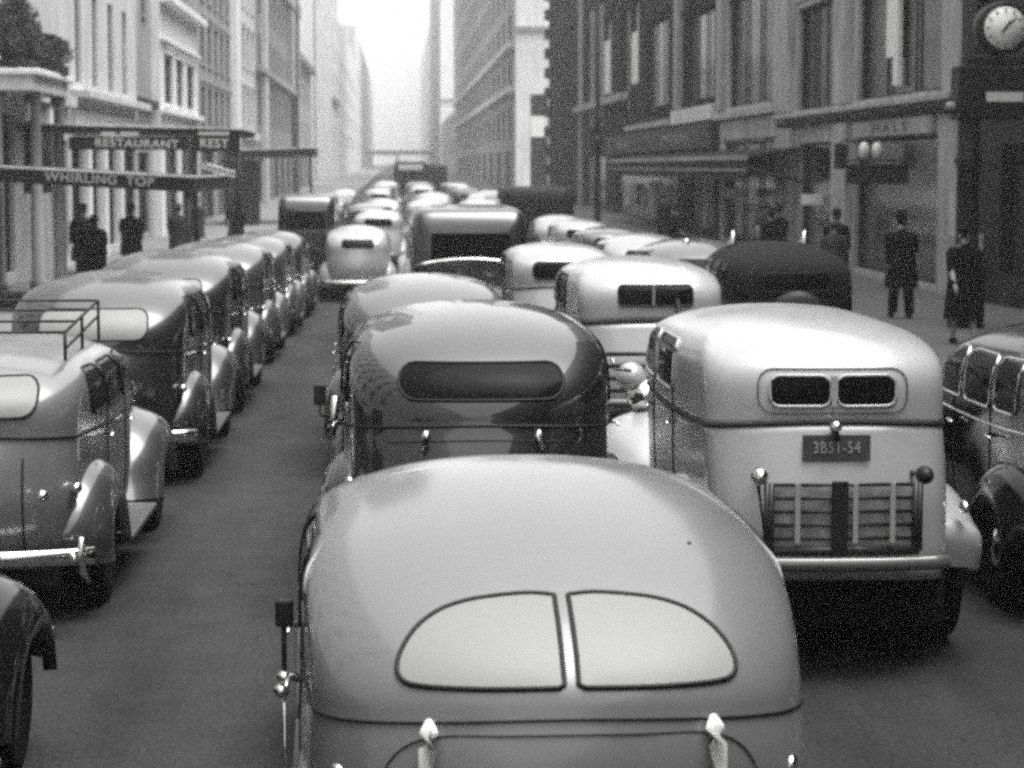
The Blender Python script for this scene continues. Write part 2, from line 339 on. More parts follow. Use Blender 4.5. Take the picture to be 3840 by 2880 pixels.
def car(X, Y, label, kind='rounded', paint=dark_paint, hi=1, scale=1., rz=0., group=None, rearwin=None, glassm=None, cat='car', name='sedan',
        frame=gasket, fenders=None, extras=(), plate=False, seams=True, hood=True, roofm=None, curtainside=False):
    sp = KINDS[kind]; sh = Shell(sp); g = glassm or glass; fm = fenders or paint
    t = thing(name, label, cat, (X, Y, ground(Y+2)), R(rz), group); t.scale = (scale,)*3
    # tilt with the slope of the street
    t.rotation_euler = (math.atan((ground(Y+4)-ground(Y+1))/3), 0, R(rz))
    N, K = (72, 12) if hi == 2 else (48, 8) if hi == 1 else (28, 5)
    if roofm is None: body = fixnormals(sh.mesh(N, K).build('body', paint, t))
    else:
        body = fixnormals(sh.mesh(N, K, 'low').build('body', paint, t)); fixnormals(sh.mesh(N, K, 'top').build('cabin', roofm, t))
    if seams and hi:
        rg = [p for p in sh.ring(sp['belt'], N, .004)]
        MB().tube(rg, sp.get('bm', .009) if hi == 2 else .011, seg=5, closed=True).build('belt_moulding', (gasket if kind == 'formal' else frame), body)
        for sg in (-1, 1):
            for yy in (1.25, 2.15, 3.0):
                if yy > sp['yf']-.1: continue
                zz = np.linspace(sp['low'][0][0]+.05, sp['top']-.17, 9)
                MB().tube([(sh.side(yy, z, sg)+sg*.001, yy, z) for z in zz], .005, seg=4).build('door_seam', gasket, body)
    fr = lambda p, o: (p[0], sh.rear(p[0], p[1])-o, p[1])
    ff = lambda p, o: (p[0], sh.front(p[0], p[1])+o, p[1])
    zb, zt = sp['belt'], sp['top']
    for poly in (rearwin if rearwin is not None else [rrect(0, zb+.19, .74, .2, .07)]):
        patch(fr, poly, g, 'rear_window', t, .006, frame if hi else None, .0085)
    hw = sp['w']
    patch(ff, rrect(0, zb+.22, hw*1.45, .26, .05), glass, 'windscreen', t, .006, chrome if hi else None, .01)
    for sg in (-1, 1):
        fs = lambda p, o, sg=sg: (sh.side(p[0], p[1], sg)+sg*o, p[0], p[1])
        hh = (zt-zb)*.56
        if kind == 'formal': wins = [(1.55, .66), (2.30, .66)]
        elif kind == 'streamlined': wins = [(1.55, .62), (2.26, .60)]
        else: wins = [(.98, .40), (1.55, .60), (2.24, .60)]
        for (c, wd) in wins:
            patch(fs, rrect(c, zb+.06+hh/2, wd, hh, .07), glass, 'side_window', t, .006, frame if hi else None, .010)
        if hi:
            for yy in (1.18, 2.1):
                b = MB(); x0 = sh.side(yy, zb-.1, sg); b.tube([(x0, yy, zb-.1), (x0+sg*.05, yy, zb-.1), (x0+sg*.055, yy-.13, zb-.105)], [.014, .012, .008], seg=6); b.build('door_handle', chrome, t)
    # bonnet
    P = []
    for i in range(9):
        u = i/8; y = 2.85+1.6*u; hwid = .60*(1-u)+.27*u; zt_ = (zb-.02)*(1-u)+(.96*zb)*u; zbot = .5
        row = []
        for j in range(17):
            a = math.pi*j/16; row.append((hwid*sgnp(math.cos(a), .75), y, zbot+(zt_-zbot)*abs(math.sin(a))**.62))
        P.append(row)
    hb = MB().grid(P); hb.add(P[-1], [tuple(range(17))]); hb.build('bonnet', paint, t)
    if hi:
        b = MB()
        for k in range(9): b.box(-.2+.045*k, -.185+.045*k, 4.452, 4.475, .52, .92*zb)
        b.build('radiator_grille', chrome, t)
    # fenders, wheels, running boards
    rwy, fwy = 1.0, 3.92
    fz, fx, fh = sp['fz'], sp['fx'], sp.get('fh', 0)
    rp = smoothpath([(.30, fz), (.26, fz+.2+fh*.3), (.42, .78+fh), (.72, .90+fh), (1.05, .91+fh), (1.34, .78+fh), (1.55, .56), (1.66, fz)], 3 if hi else 2)
    fp = smoothpath([(3.02, .33), (3.10, .46), (3.22, .66), (3.46, .83), (3.8, .91), (4.12, .90), (4.4, .78), (4.58, .56), (4.64, .40)], 3 if hi else 2)
    for sg in (-1, 1):
        fender(rp, (rwy, .36), hw-.18, fx, .26, sg).build('rear_fender', fm, t)
        fender(fp, (fwy, .36), .42, fx+.01, .26, sg).build('front_fender', fm, t)
        MB().box(sg*.60, sg*.88, 1.5, 2.95, .29, .33).build('running_board', mat('ribbed_running_board', .04, .6) if hi else fm, t, bevel=.01)
        for wy in (rwy, fwy):
            wb = MB(); x0 = sg*.72
            prof = [(.20, -.06), (.29, -.085), (.345, -.07), (.365, -.03), (.365, .03), (.345, .07), (.29, .085), (.20, .06)]
            wb.lathe(prof, (x0, wy, .362), 'x', 24 if hi else 14); wo = wb.build('tyre', rubber, t); wo.name = 'wheel'
            hc = MB(); hc.lathe([(.001, .075), (.08, .07), (.13, .055), (.2, .05), (.205, .02)] if sg > 0 else [(.205, -.02), (.2, -.05), (.13, -.055), (.08, -.07), (.001, -.075)], (x0, wy, .362), 'x', 20 if hi else 12)
            hc.build('hubcap', chrome if hi else fm, wo)
        MB().ell((sg*.52, 4.02, 1.0), (.115, .17, .115)).build('headlight', chrome if hi else fm, t)
        if hi:
            b = MB().ell((sg*.70, .30, .80), (.03, .06, .035), 10, 6); b.build('tail_lamp', chrome, t)
    MB().box(-.60, .60, .25, 4.35, .20, sp['low'][0][0]+.02).build('chassis_shade_block', rubber, t, bevel=.03)  # dark box added to block light and deepen shade under the car
    # bumpers
    yb = min(l[2] for l in sp['low'])-.14
    for nm, s_, y0 in (('rear_bumper', 1, yb), ('front_bumper', -1, 4.86)):
        pts = [(x, y0+s_*.16*(abs(x)/.84)**2.4, sp['bz']) for x in np.linspace(-sp.get('bw', fx-.05), sp.get('bw', fx-.05), 15)]
        MB().tube(pts, .022, seg=8, rz=.05 if kind != 'formal' else .035).build(nm, chrome if kind != 'formal' else mat('dull_plated_steel', .18, .35, metal=.6), t)
    if hi and kind != 'formal':
        for x in (-.3, .3): MB().ell((x, yb-.02, sp['bz']+.02), (.03, .04, .10), 10, 6).build('bumper_guard', chrome, t)
    for e in extras: e(t, sh, body)
    return t, sh

def plate_extra(txt, x=0, z=1., w_=.31, h=.13, lamp=True):
    def f(t, sh, body):
        y = sh.rear(x, z)-.03
        p = MB().box(x-w_/2, x+w_/2, y-.012, y, z-h/2, z+h/2).build('licence_plate', plate_m, t, bevel=.004)
        M = Matrix.Translation((x, y-.016, z)) @ Matrix.Rotation(R(90), 4, 'X')
        text('plate_number', txt, h*.62, platetx, p, M, .002, .78)
        if lamp:
            b = MB().ell((x-.01, y-.03, z+h/2+.045), (.035, .05, .03), 12, 8); b.build('plate_lamp', chrome, t)
            MB().tube([(x, y+.05, z+h/2+.03), (x, y-.02, z+h/2-.02)], .018).build('plate_bracket', iron, t)
    return f

# --- foreground silver car with a split rear window
def half_window(sg):
    P = [(.022, 1.035)]
    out_ = [(.022, 1.285), (.10, 1.29), (.20, 1.283), (.30, 1.268), (.39, 1.238), (.462, 1.188), (.508, 1.125), (.521, 1.075), (.508, 1.042), (.46, 1.028), (.3, 1.026), (.16, 1.028)]
    P = smoothpath(out_+[(.04, 1.03)], 4)+[(.022, 1.04), (.022, 1.12), (.022, 1.2)]
    return [(sg*x, 1.09+(z-1.03)*.865) for x, z in P]
def foreground_extras(t, sh, body):
    f = lambda x, z, o=0.: (x, sh.rear(x, z)-o, z)
    for sg in (-1, 1):      # chrome torpedo hinges of the luggage lid
        b = MB(); pts = [f(sg*.43, .995, .02), f(sg*.432, .965, .045), f(sg*.437, .92, .05), f(sg*.445, .85, .045), f(sg*.452, .77, .03)]
        b.tube(pts, [.012, .030, .027, .020, .006], seg=10); b.build('lid_hinge', mat('white_plated_hinge', .75, .3, coat=.5), t)
        b = MB(); b.ell((sg*.58, sh.rear(sg*.58, .72)-.02, .72), (.04, .03, .06)); b.build('lid_lamp', chrome, t)
    pts = smoothpath([f(-.60, .40, .003), f(-.61, .60, .003), f(-.585, .78, .003), f(-.53, .89, .003), f(-.42, .945, .003), f(-.2, .955, .003), f(0, .957, .003),
                      f(.2, .955, .003), f(.42, .945, .003), f(.53, .89, .003), f(.585, .78, .003), f(.61, .60, .003), f(.60, .40, .003)], 4)
    MB().tube(pts, .003, seg=4).build('lid_seam', gasket, body)
    b = MB().ell((0, sh.rear(0, .78)-.02, .78), (.05, .03, .03)); b.build('lid_handle', chrome, t)
    # drip rails over the doors
    for sg in (-1, 1):
        pts = [(sh.side(y, z, sg)+sg*.006, y, z) for y, z in smoothpath([(.95, 1.12), (1.0, 1.26), (1.15, 1.36), (1.5, 1.405), (2.1, 1.40), (2.5, 1.33)], 5)]
        MB().tube(pts, .008, seg=5).build('drip_rail', paint_of['C0'], body)
    # driver's side mirror on a long stalk
    x = -.87
    b = MB(); b.tube([(-.74, 1.5, .80), (x-.02, 1.44, .84), (x-.02, 1.42, 1.05)], .010); b.build('mirror_stalk', iron, t)
    b = MB(); b.tube([(x-.02, 1.42, .28), (x-.02, 1.42, .83)], .008); b.build('mirror_brace', chrome, t)
    b = MB(); b.box(x-.05, x+.015, 1.39, 1.42, 1.03, 1.13); b.build('wing_mirror', iron, t, bevel=.012)
    b = MB(); b.ell((x-.02, 1.41, .85), (.028, .028, .022)); b.ell((x-.03, 1.41, .80), (.03, .03, .026)); b.build('mirror_clamp', chrome, t)
    # dent / badge stud on the right of the back panel
    b = MB(); b.ell((.47, sh.rear(.47, 1.40), 1.40), (.008, .008, .006), 8, 6); b.build('aerial_stud', gasket, t)
paint_of = {'C0': grey_paint}
car(.52, 6.72, 'silver grey streamlined sedan seen close from behind with split teardrop rear window', 'streamlined', grey_paint, hi=2, rz=1.6,
    rearwin=[half_window(-1), half_window(1)], glassm=paleglass, frame=gasket, extras=[foreground_extras], name='sedan', group=None)

# --- glossy black car ahead of it
def black_extras(t, sh, body):
    f = lambda x, z, o=0.: (x, sh.rear(x, z)-o, z)
    for sg in (-1, 1):
        b = MB(); b.tube([f(sg*.30, 1.10, .01), f(sg*.30, 1.07, .03), f(sg*.305, 1.02, .03), f(sg*.31, .97, .015)], [.012, .022, .018, .008], seg=8); b.build('lid_hinge', chrome, t)
    MB().tube([f(x, 1.045-.02*(x/.5)**2, .004) for x in np.linspace(-.5, .5, 15)], .004, seg=5).build('lid_seam', gasket, body)
    b = MB(); b.tube([(-.80, 1.3, 1.16), (-.82, 1.3, .93)], [.030, .018], seg=10); b.build('side_lamp', chrome, t)
    MB().box(-.93, -.86, 1.38, 1.41, 1.10, 1.22).build('wing_mirror', iron, t, bevel=.01)
    MB().tube([(-.74, 1.42, 1.0), (-.895, 1.41, 1.04), (-.895, 1.40, 1.12)], .008).build('mirror_stalk', iron, t)
car(.47, 12.85, 'glossy black sedan with wide oval rear window directly ahead of the silver car', 'rounded', black_gloss, hi=2, scale=1.07,
    rearwin=[rrect(0, 1.345, .88, .185, .09)], frame=gasket, extras=[black_extras])
# --- grey car ahead of the black one
car(.24, 19.3, 'mid grey sedan partly hidden in front of the glossy black sedan', 'rounded', mid_paint, hi=1)

# --- white limousine on the right with a luggage rack
def rack_extras(t, sh, body):
    f = lambda x, z, o=0.: (x, sh.rear(x, z)-o, z)
    b = MB()
    for zz in (.98, .915, .85, .785, .72): b.tube([(-.37, -.15, zz), (.37, -.15, zz)], .010)
    b.tube([(-.37, -.15, .66), (.37, -.15, .66)], .024)
    for x in (-.37, -.35, .35, .37): b.tube([(x, -.16, .66), (x, -.16, .99)], .016)
    b.build('luggage_rack', mat('dull_rack_metal', .02, .4), t)
    for x in (-.225, .055, .235): MB().box(x-.012, x+.012, -.185, -.170, .70, .99).build('rack_rib', mat('worn_rack_rib', .3, .4), t)
    MB().box(-.345, .345, -.125, -.115, .67, .97).build('rack_panel', mat('worn_rack_panel', .34, .45, noise=.4, nscale=14), t)
    MB().box(-.06, .02, -.19, -.165, .58, 1.0).build('rack_strap', iron, t, bevel=.006)
    for sg in (-1, 1):
        MB().tube([(sg*.37, -.15, .68), (sg*.40, -.05, 1.0), (sg*.38, sh.rear(.38, 1.0), 1.01)], .012).build('rack_arm', iron, t)
        MB().ell((sg*.40, -.12, 1.02), (.045, .07, .045)).build('tail_lamp', iron if sg > 0 else chrome, t)
    # inner pale frame round the split rear window and its centre bar
    MB().box(-.012, .012, f(0, 1.405)[1]-.022, f(0, 1.405)[1]+.01, 1.33, 1.48).build('window_bar', paint_w1, t)
    MB().tube([f(p[0], p[1], .008) for p in rrect(0, 1.405, .74, .215, .075)], .004, seg=5, closed=True).build('window_surround', mat('grey_trim', .06, .5), t)
    MB().ell((-.60, 4.05, 1.12), (.10, .14, .10)).build('fender_lamp', white_paint, t)
    for y0 in (1.75,):
        for sg in (-1, 1):
            MB().tube([(sg*.70, 3.05, 1.25), (sg*.80, 3.08, 1.26), (sg*.82, 3.08, 1.32)], .012).build('mirror_stalk', chrome, t)
paint_w1 = white_paint
car(2.26, 11.75, 'white formal limousine with luggage rack and split rear window beside silver car', 'formal', lower_paint, hi=2, scale=1.06, roofm=white_paint, fenders=white_paint,
    rearwin=[rrect(-.163, 1.405, .30, .15, .05), rrect(.163, 1.405, .30, .15, .05)], frame=white_paint, name='limousine', cat='limousine',
    extras=[rack_extras, plate_extra('3B51-54', 0, 1.135, .335, .13)])
# --- pale car ahead of the limousine, spare wheel at its back
def w2_extras(t, sh, body):
    f = lambda x, z, o=0.: (x, sh.rear(x, z)-o, z)
    MB().box(-.01, .01, f(0, 1.45)[1]-.02, f(0, 1.45)[1]+.01, 1.38, 1.55).build('window_bar', light_paint, t)
    b = MB()
    for zz in (1.0, .9, .8, .7): b.tube([(-.42, -.16, zz), (.42, -.16, zz)], .02)
    b.build('luggage_rack', mat('dull_rack_metal', .16, .45), t)
    b = MB(); b.box(.12, .30, -.20, -.12, 1.05, 1.2); b.tube([(.2, -.15, 1.2), (.2, sh.rear(.2, 1.4), 1.42)], .02); b.build('lamp_bracket', iron, t)
    MB().tube([(.43, 1.4, 1.86), (.43, 1.48, 1.86)], .03).build('roof_lamp', chrome, t)
car(2.22, 19.9, 'cream sedan with low split rear window just ahead of the white limousine', 'formal', light_paint, hi=1, scale=1.05, roofm=white_paint,
    rearwin=[rrect(.02, 1.46, .62, .17, .04)], frame=iron, extras=[w2_extras])
# --- right parked row
RG = 'cars parked along the right kerb'
car(4.38, 12.7, 'black sedan parked at the right kerb, cut by the right frame edge', 'rounded', black_semi, hi=2, group=RG, frame=chrome)
def spare(t, sh, body):
    b = MB(); b.lathe([(.08, -.14), (.26, -.12), (.33, -.07), (.33, .02), (.2, .05)], (0, -.02, .98), 'y', 24); b.build('spare_wheel', iron, t)
    for sg in (-1, 1): MB().lathe([(.001, .16), (.03, .08), (.075, .0), (.06, -.02)], (sg*.42, 2.0, 1.75), 'z', 12).build('roof_horn', chrome, t)
car(4.34, 25.0, 'tall black parked sedan with round spare wheel behind the white limousine', 'boxy', black_dull, hi=1, roofm=mat('dull_roof_cloth', .012, .8, spec=.1), group=RG, extras=[spare])
for i, (x, y, p, k, lb) in enumerate([
    (4.25, 32.0, mid_paint, 'rounded', 'light roofed grey sedan, dark side windows, parked beyond the spare-wheel car'),
    (4.2, 38.6, light_paint, 'rounded', 'pale sedan parked third nearest beyond the spare-wheel car on right'),
    (4.25, 45.4, mid_paint, 'formal', 'upright grey sedan parked in front of the dark awning shop'),
    (4.2, 52.4, light_paint, 'formal', 'small pale upright sedan parked near the tall lamp post'),
    (4.25, 59.5, light_paint, 'rounded', 'small pale rounded sedan parked behind the dark van on right')]):
    car(x, y, lb, k, p, hi=1 if i < 2 else 0, group=RG)
# --- moving lanes further on
TG = 'cars in the traffic jam up the street'
car(1.95, 26.9, 'off white sedan ahead of the cream sedan in the right lane', 'formal', light_paint, hi=1, group=TG)
far = [(2.1, 40, light_paint, 'rounded', 'pale sedan in right lane beside the tall dark taxi'),
       (2.2, 48, white_paint, 'formal', 'white upright sedan in right lane past the tall dark taxi'),
       (-.75, 50.5, light_paint, 'rounded', 'pale sedan with light luggage lid, left of the tall dark taxi'),
       (1.1, 52, white_paint, 'rounded', 'white sedan directly ahead of the tall dark taxi'),
       (-.6, 62, white_paint, 'formal', 'white upright sedan two cars up in the left traffic lane'),
       (1.5, 64, white_paint, 'rounded', 'white rounded sedan in the middle of the distant jam'),
       (3.2, 68, white_paint, 'formal', 'white upright sedan left of the dark parked van'),
       (-.9, 74, mid_paint, 'formal', 'grey upright sedan behind the white upright one, left lane'),
       (1.0, 78, white_paint, 'formal', 'small white upright sedan below the distant bus'),
       (3.0, 82, white_paint, 'rounded', 'small white rounded sedan right of the distant bus'),
       (-.6, 88, light_paint, 'rounded', 'small pale sedan far up the left lane'),
       (1.4, 95, light_paint, 'rounded', 'tiny pale sedan just in front of the distant bus'),
       (3.5, 100, white_paint, 'formal', 'tiny white upright sedan far up the right lane'),
       (-.8, 108, light_paint, 'formal', 'tiny pale upright sedan left of the distant bus'),
       (1.2, 118, white_paint, 'formal', 'tiny white sedan nearest the rear of distant bus')]
mixed = [(-.8, 118, dark_paint, 'tiny dark'), (3.4, 112, dark_paint, 'tiny dark'), (-.7, 130, light_paint, 'tiny pale'), (1.3, 133, dark_paint, 'tiny dark'), (3.3, 128, light_paint, 'tiny pale'),
         (-.8, 142, dark_paint, 'tiny dark'), (3.2, 144, dark_paint, 'tiny dark'), (-.7, 155, light_paint, 'tiny pale'), (1.1, 148, light_paint, 'tiny pale')]
where = ['next to the last white sedans in the left lane', 'past the white upright one in the right lane', 'behind a dark one in the left lane', 'close behind the distant bus, left of its board', 'in the right lane short of the lorry',
         'left of the distant bus rear corner', 'right lane just before the lorry', 'farthest up the left lane', 'touching the rear of the distant bus']
far += [(x, y, p, 'rounded' if i % 2 else 'formal', n_+' sedan '+w_) for i, ((x, y, p, n_), w_) in enumerate(zip(mixed, where))]
rf = random.Random(3)
for x, y, p, k, lb in far: car(x+rf.uniform(-.12, .12), y, lb, k, p, hi=0, group=TG, rz=rf.uniform(-2.5, 2.5), scale=rf.uniform(.94, 1.07))
for i, (y, p, lb) in enumerate([(75, dark_paint, 'dark sedan parked just past the dark delivery van'), (82, light_paint, 'small pale sedan parked two cars past the delivery van'), (89, mid_paint, 'small grey sedan parked three cars past the delivery van'), (97, dark_paint, 'tiny dark sedan parked at right kerb near the brick building end'),
    (106, light_paint, 'tiny pale sedan parked farthest along the right kerb')]): car(4.3, y, lb, 'rounded', p, hi=0, group=RG)
# --- left parked row
LG = 'cars parked along the left kerb'
def roof_rack(t, sh, body):
    b = MB(); z1 = 1.77
    for x in (-.62, .58): b.tube([(x, .75, z1-.10), (x, 2.3, z1)], .010)
    for x in (-.62, .58): b.tube([(x, .75, z1-.2), (x, 2.3, z1-.10)], .009)
    for y in (.75, 1.25, 1.8, 2.3):
        zz = z1-.10+.1*(y-.75)/1.55
        b.tube([(-.62, y, zz), (.58, y, zz)], .009)
    for x in (-.62, .58):
        for y in (.75, 1.5, 2.3):
            zz = z1-.10+.1*(y-.75)/1.55; b.tube([(x, y, zz), (x, y, 1.5)], .010)
    b.build('roof_rack', iron, t)
    b = MB(); b.ell((.55, -.02, .80), (.035, .05, .035)); b.build('tail_lamp', chrome, t)
    b = MB(); x = .78; b.tube([(x, .05, .3), (x, -.13, .38), (x, -.15, .58)], .02, seg=8); b.build('bumper_guard', chrome, t)
    MB().tube([(.25, sh.rear(.25, 1.0)-.01, 1.03), (.25, sh.rear(.25, 1.0)-.03, 1.0), (.26, sh.rear(.25, .9)-.02, .94)], [.01, .02, .008]).build('lid_hinge', chrome, t)
    fr = lambda x, z: (x, sh.rear(x, z)-.003, z)
    MB().tube([fr(.42, z) for z in np.linspace(.4, 1.0, 12)], .006, seg=4).build('lid_seam', gasket, body)
car(-2.45, 6.1, 'dark parked sedan at bottom left corner showing only its front fender', 'rounded', black_semi, hi=2, group=LG)
car(-2.56, 13.1, 'grey parked sedan with an empty metal roof rack at left', 'upright', l1_paint, hi=2, group=LG, fenders=mid_paint, rearwin=[rrect(0, 1.335, .98, .22, .09)], extras=[roof_rack], glassm=paleglass, roofm=None)  # sky glare on the rear pane is put into its pale colour
car(-2.50, 18.9, 'dark sedan with pale rear window parked ahead of the roof rack car', 'rounded', dark_paint, hi=2, group=LG, rearwin=[rrect(0, 1.32, .86, .24, .09)], glassm=paleglass, scale=1.03)
car(-2.50, 24.2, 'dark parked sedan, third behind the roof rack car going up the street', 'rounded', dark_paint, hi=1, group=LG, rearwin=[rrect(0, 1.32, .86, .22, .09)], glassm=paleglass, scale=1.03)
car(-2.5, 30.8, 'dark sedan parked fourth from the roof rack car with curved rear', 'rounded', mid_paint, hi=1, group=LG)
car(-2.5, 37.2, 'dark grey sedan parked fifth in the left row', 'rounded', mid_paint, hi=1, group=LG)
car(-2.5, 43.6, 'pale roofed sedan parked last in the left row before the van', 'rounded', dark_paint, hi=1, group=LG)

for i, (y, p, lb) in enumerate([(62, dark_paint, 'dark sedan parked just past the dark closed van'), (69, light_paint, 'small pale sedan parked two past the closed van'), (77, dark_paint, 'small dark sedan parked three past the closed van'), (86, mid_paint, 'small grey sedan parked short of the distant canopy'),
    (96, dark_paint, 'tiny dark sedan parked at the distant canopy'), (106, light_paint, 'tiny pale sedan parked farthest along the left kerb')]): car(-2.5, y, lb, 'formal' if i % 2 else 'rounded', p, hi=0, group=LG)
# --- tall vehicles
def van(X, Y, w_, L, h, label, name='van', m=dark_paint, sign=None, cat='van', gap=.45, win=True):
    t = thing(name, label, cat, (X, Y, ground(Y+L/2)))
    b = MB(); P = []
    for z, ww, dy in [(gap, .94, .04), (gap+.15, 1, 0), (h*.62, 1, 0), (h*.86, .985, .02), (h*.95, .95, .08), (h*.99, .86, .2), (h, .6, .45)]:
        row = []
        for k in range(40):
            a = 2*math.pi*k/40; row.append((w_/2*ww*sgnp(math.cos(a), .22), L/2+(L/2-dy)*sgnp(math.sin(a), .12), z))
        P.append(row)
    b.grid(P, closed_v=True, capu=True); o = fixnormals(b.build('body', m, t))
    if win:
        MB().box(-w_*.33, w_*.33, -.012, .0, h*.66, h*.84).build('rear_window', glass, t, bevel=.004)
    MB().box(-.01, .01, -.02, -.004, gap+.1, h*.62).build('rear_door_seam', gasket, o)
    MB().tube([(-w_/2, -.08, gap), (w_/2, -.08, gap)], .03, seg=8).build('rear_bumper', iron, t)
    for sg in (-1, 1):
        for wy in (L*.2, L*.8):
            wo = MB().lathe([(.2, -.08), (.36, -.09), (.40, -.03), (.40, .03), (.36, .09), (.2, .08)], (sg*(w_/2-.12), wy, .4), 'x', 18).build('wheel', rubber, t)
        MB().box(sg*w_/2+.0, sg*w_/2+.012*sg, L*.35, L*.9, h*.62, h*.84).build('side_window', glass, t)
        MB().ell((sg*w_*.42, -.02, gap+.3), (.05, .03, .05)).build('tail_lamp', chrome, t)
    if sign:
        MB().box(-w_*.36, w_*.34, -.05, -.016, h*.80, h*.93).build('destination_board', curtain, t)
    return t
van(-2.1, 53.5, 1.35, 4.6, 2.3, 'dark closed van beyond the left parked row beside the pale sedan')
tx = van(1.02, 32.6, 1.68, 4.6, 2.12, 'tall dark taxi with pale roof in the middle lane', 'taxi', dark_paint, cat='taxi')
pts = [(x, -.03, 1.42-.10*(x/.8)**2) for x in np.linspace(-.78, .78, 13)]
MB().tube(pts, .018, seg=6).build('rear_moulding', chrome, tx)
MB().ell((.92, 1.2, 1.45), (.20, .22, .30)).build('side_bag', awn, tx)
van(4.1, 67.0, 2.1, 5.5, 2.35, 'dark delivery van parked at the right kerb beyond the small sedans', 'van', shopdark, win=False)
bus = van(.95, 165, 2.45, 9, 2.95, 'distant dark bus with a white destination board in street centre', 'bus', shopdark, sign=True, cat='bus')
van(2.9, 172, 1.6, 7, 2.7, 'distant dark lorry right of the bus', 'lorry', shopdark, cat='lorry', win=False)

# ------------------------------------------------------------ buildings
def wall_with_holes(d0, d1, z0, z1, holes):
    """quads of a wall in the (d, z) plane around rectangular holes"""
    ds = sorted({d0, d1, *[h[0] for h in holes], *[h[1] for h in holes]}); zs = sorted({z0, z1, *[h[2] for h in holes], *[h[3] for h in holes]})
    ds = [d for d in ds if d0 <= d <= d1]; zs = [z for z in zs if z0 <= z <= z1]; q = []
    for a, b in zip(ds, ds[1:]):
        for c, e in zip(zs, zs[1:]):
            m, k = (a+b)/2, (c+e)/2
            if not any(h[0] < m < h[1] and h[2] < k < h[3] for h in holes): q.append((a, b, c, e))
    return q
def building(name, label, side, xf, d0, d1, h, m, holes=(), trims=(), depth=12., zb=-1., group=None, end_holes=(), cat='building', frame_m=None, rev=.22, roofm=None, cornice=True):
    """side: -1 left of the street (facade looks to +x), 1 right. holes: (d0,d1,z0,z1[,fill[,style]]) street windows; end_holes: the same on the wall that faces down the street, in distance from the corner"""
    g = 0
    t = thing(name, label, cat, (xf, d0, 0), 0, group)
    X = lambda dep: side*dep                       # inward depth -> local x
    b = MB()
    H = [tuple(hh[:4]) for hh in holes]
    for a, c, e, f in wall_with_holes(d0, d1, zb, h, H):
        b.add([(0, a-d0, e), (0, c-d0, e), (0, c-d0, f), (0, a-d0, f)], [(0, 1, 2, 3)])
    for a, c, e, f in H:
        y0, y1 = a-d0, c-d0
        for q in ([(0, y0, e), (0, y0, f), (X(rev), y0, f), (X(rev), y0, e)], [(0, y1, e), (0, y1, f), (X(rev), y1, f), (X(rev), y1, e)],
                  [(0, y0, e), (0, y1, e), (X(rev), y1, e), (X(rev), y0, e)], [(0, y0, f), (0, y1, f), (X(rev), y1, f), (X(rev), y0, f)]):
            b.add(q, [(0, 1, 2, 3)])
    EH = [tuple(hh[:4]) for hh in end_holes]
    for a, c, e, f in wall_with_holes(0, depth, zb, h, EH):
        b.add([(X(a), 0, e), (X(c), 0, e), (X(c), 0, f), (X(a), 0, f)], [(0, 1, 2, 3)])
    for a, c, e, f in EH:
        for q in ([(X(a), 0, e), (X(a), 0, f), (X(a), rev, f), (X(a), rev, e)], [(X(c), 0, e), (X(c), 0, f), (X(c), rev, f), (X(c), rev, e)],
                  [(X(a), 0, e), (X(c), 0, e), (X(c), rev, e), (X(a), rev, e)], [(X(a), 0, f), (X(c), 0, f), (X(c), rev, f), (X(a), rev, f)]):
            b.add(q, [(0, 1, 2, 3)])
    L = d1-d0
    b.add([(X(depth), 0, zb), (X(depth), L, zb), (X(depth), L, h), (X(depth), 0, h)], [(0, 1, 2, 3)])
    b.add([(0, L, zb), (X(depth), L, zb), (X(depth), L, h), (0, L, h)], [(0, 1, 2, 3)])
    b.build('wall', m, t)
    MB().add([(0, 0, h), (X(depth), 0, h), (X(depth), L, h), (0, L, h)], [(0, 1, 2, 3)]).build('roof', roofm or stone_d, t)
    fm = frame_m or stone_d
    def fill(style, mk):
        # mk(u0,u1,z0,z1,inset,thick) -> box
        pass
    def window(axis, u0, u1, z0, z1, fillm, style):
        def bx(bb, a, c, e, f, i0, i1):
            if axis == 'y': bb.box(min(X(i0), X(i1)), max(X(i0), X(i1)), a, c, e, f)
            else: bb.box(min(X(a), X(c)), max(X(a), X(c)), i0, i1, e, f)
        bw_ = MB(); tk = .07
        bx(bw_, u0, u1, z0, z0+tk, rev-.10, rev-.02); bx(bw_, u0, u1, z1-tk, z1, rev-.10, rev-.02)
        bx(bw_, u0, u0+tk*1.3, z0+tk, z1-tk, rev-.10, rev-.02); bx(bw_, u1-tk*1.3, u1, z0+tk, z1-tk, rev-.10, rev-.02)
        if style in (1, 2): bx(bw_, u0+tk*1.3, u1-tk*1.3, (z0+z1)/2-.035, (z0+z1)/2+.035, rev-.09, rev-.03)
        if style == 2: bx(bw_, (u0+u1)/2-.05, (u0+u1)/2+.05, z0+tk, (z0+z1)/2-.035, rev-.09, rev-.03)
        if style == 3:
            for q in (1, 2): bx(bw_, u0+(u1-u0)*q/3-.04, u0+(u1-u0)*q/3+.04, z0+tk, z1-tk, rev-.09, rev-.03)
        wo = bw_.build('window' if style != 9 else 'shopfront', fm, t)
        if style in (1, 3) and d0 < 150 and z0 > 3.5 and axis == 'y':
            sb = MB(); bx(sb, u0-.12, u1+.12, z0-.14, z0-.002, -.10, -.002); sb.build('sill', m, wo)
            sb = MB(); bx(sb, u0-.16, u1+.16, z1+.002, z1+.2, -.08, -.002); bx(sb, u0-.22, u1+.22, z1+.2, z1+.27, -.14, -.002); sb.build('lintel', m, wo)
        pn = MB(); bx(pn, u0+.002, u1-.002, z0+.002, z1-.002, rev+.0, rev+.03); pn.build('pane', fillm if fillm is not None else WIN, wo)
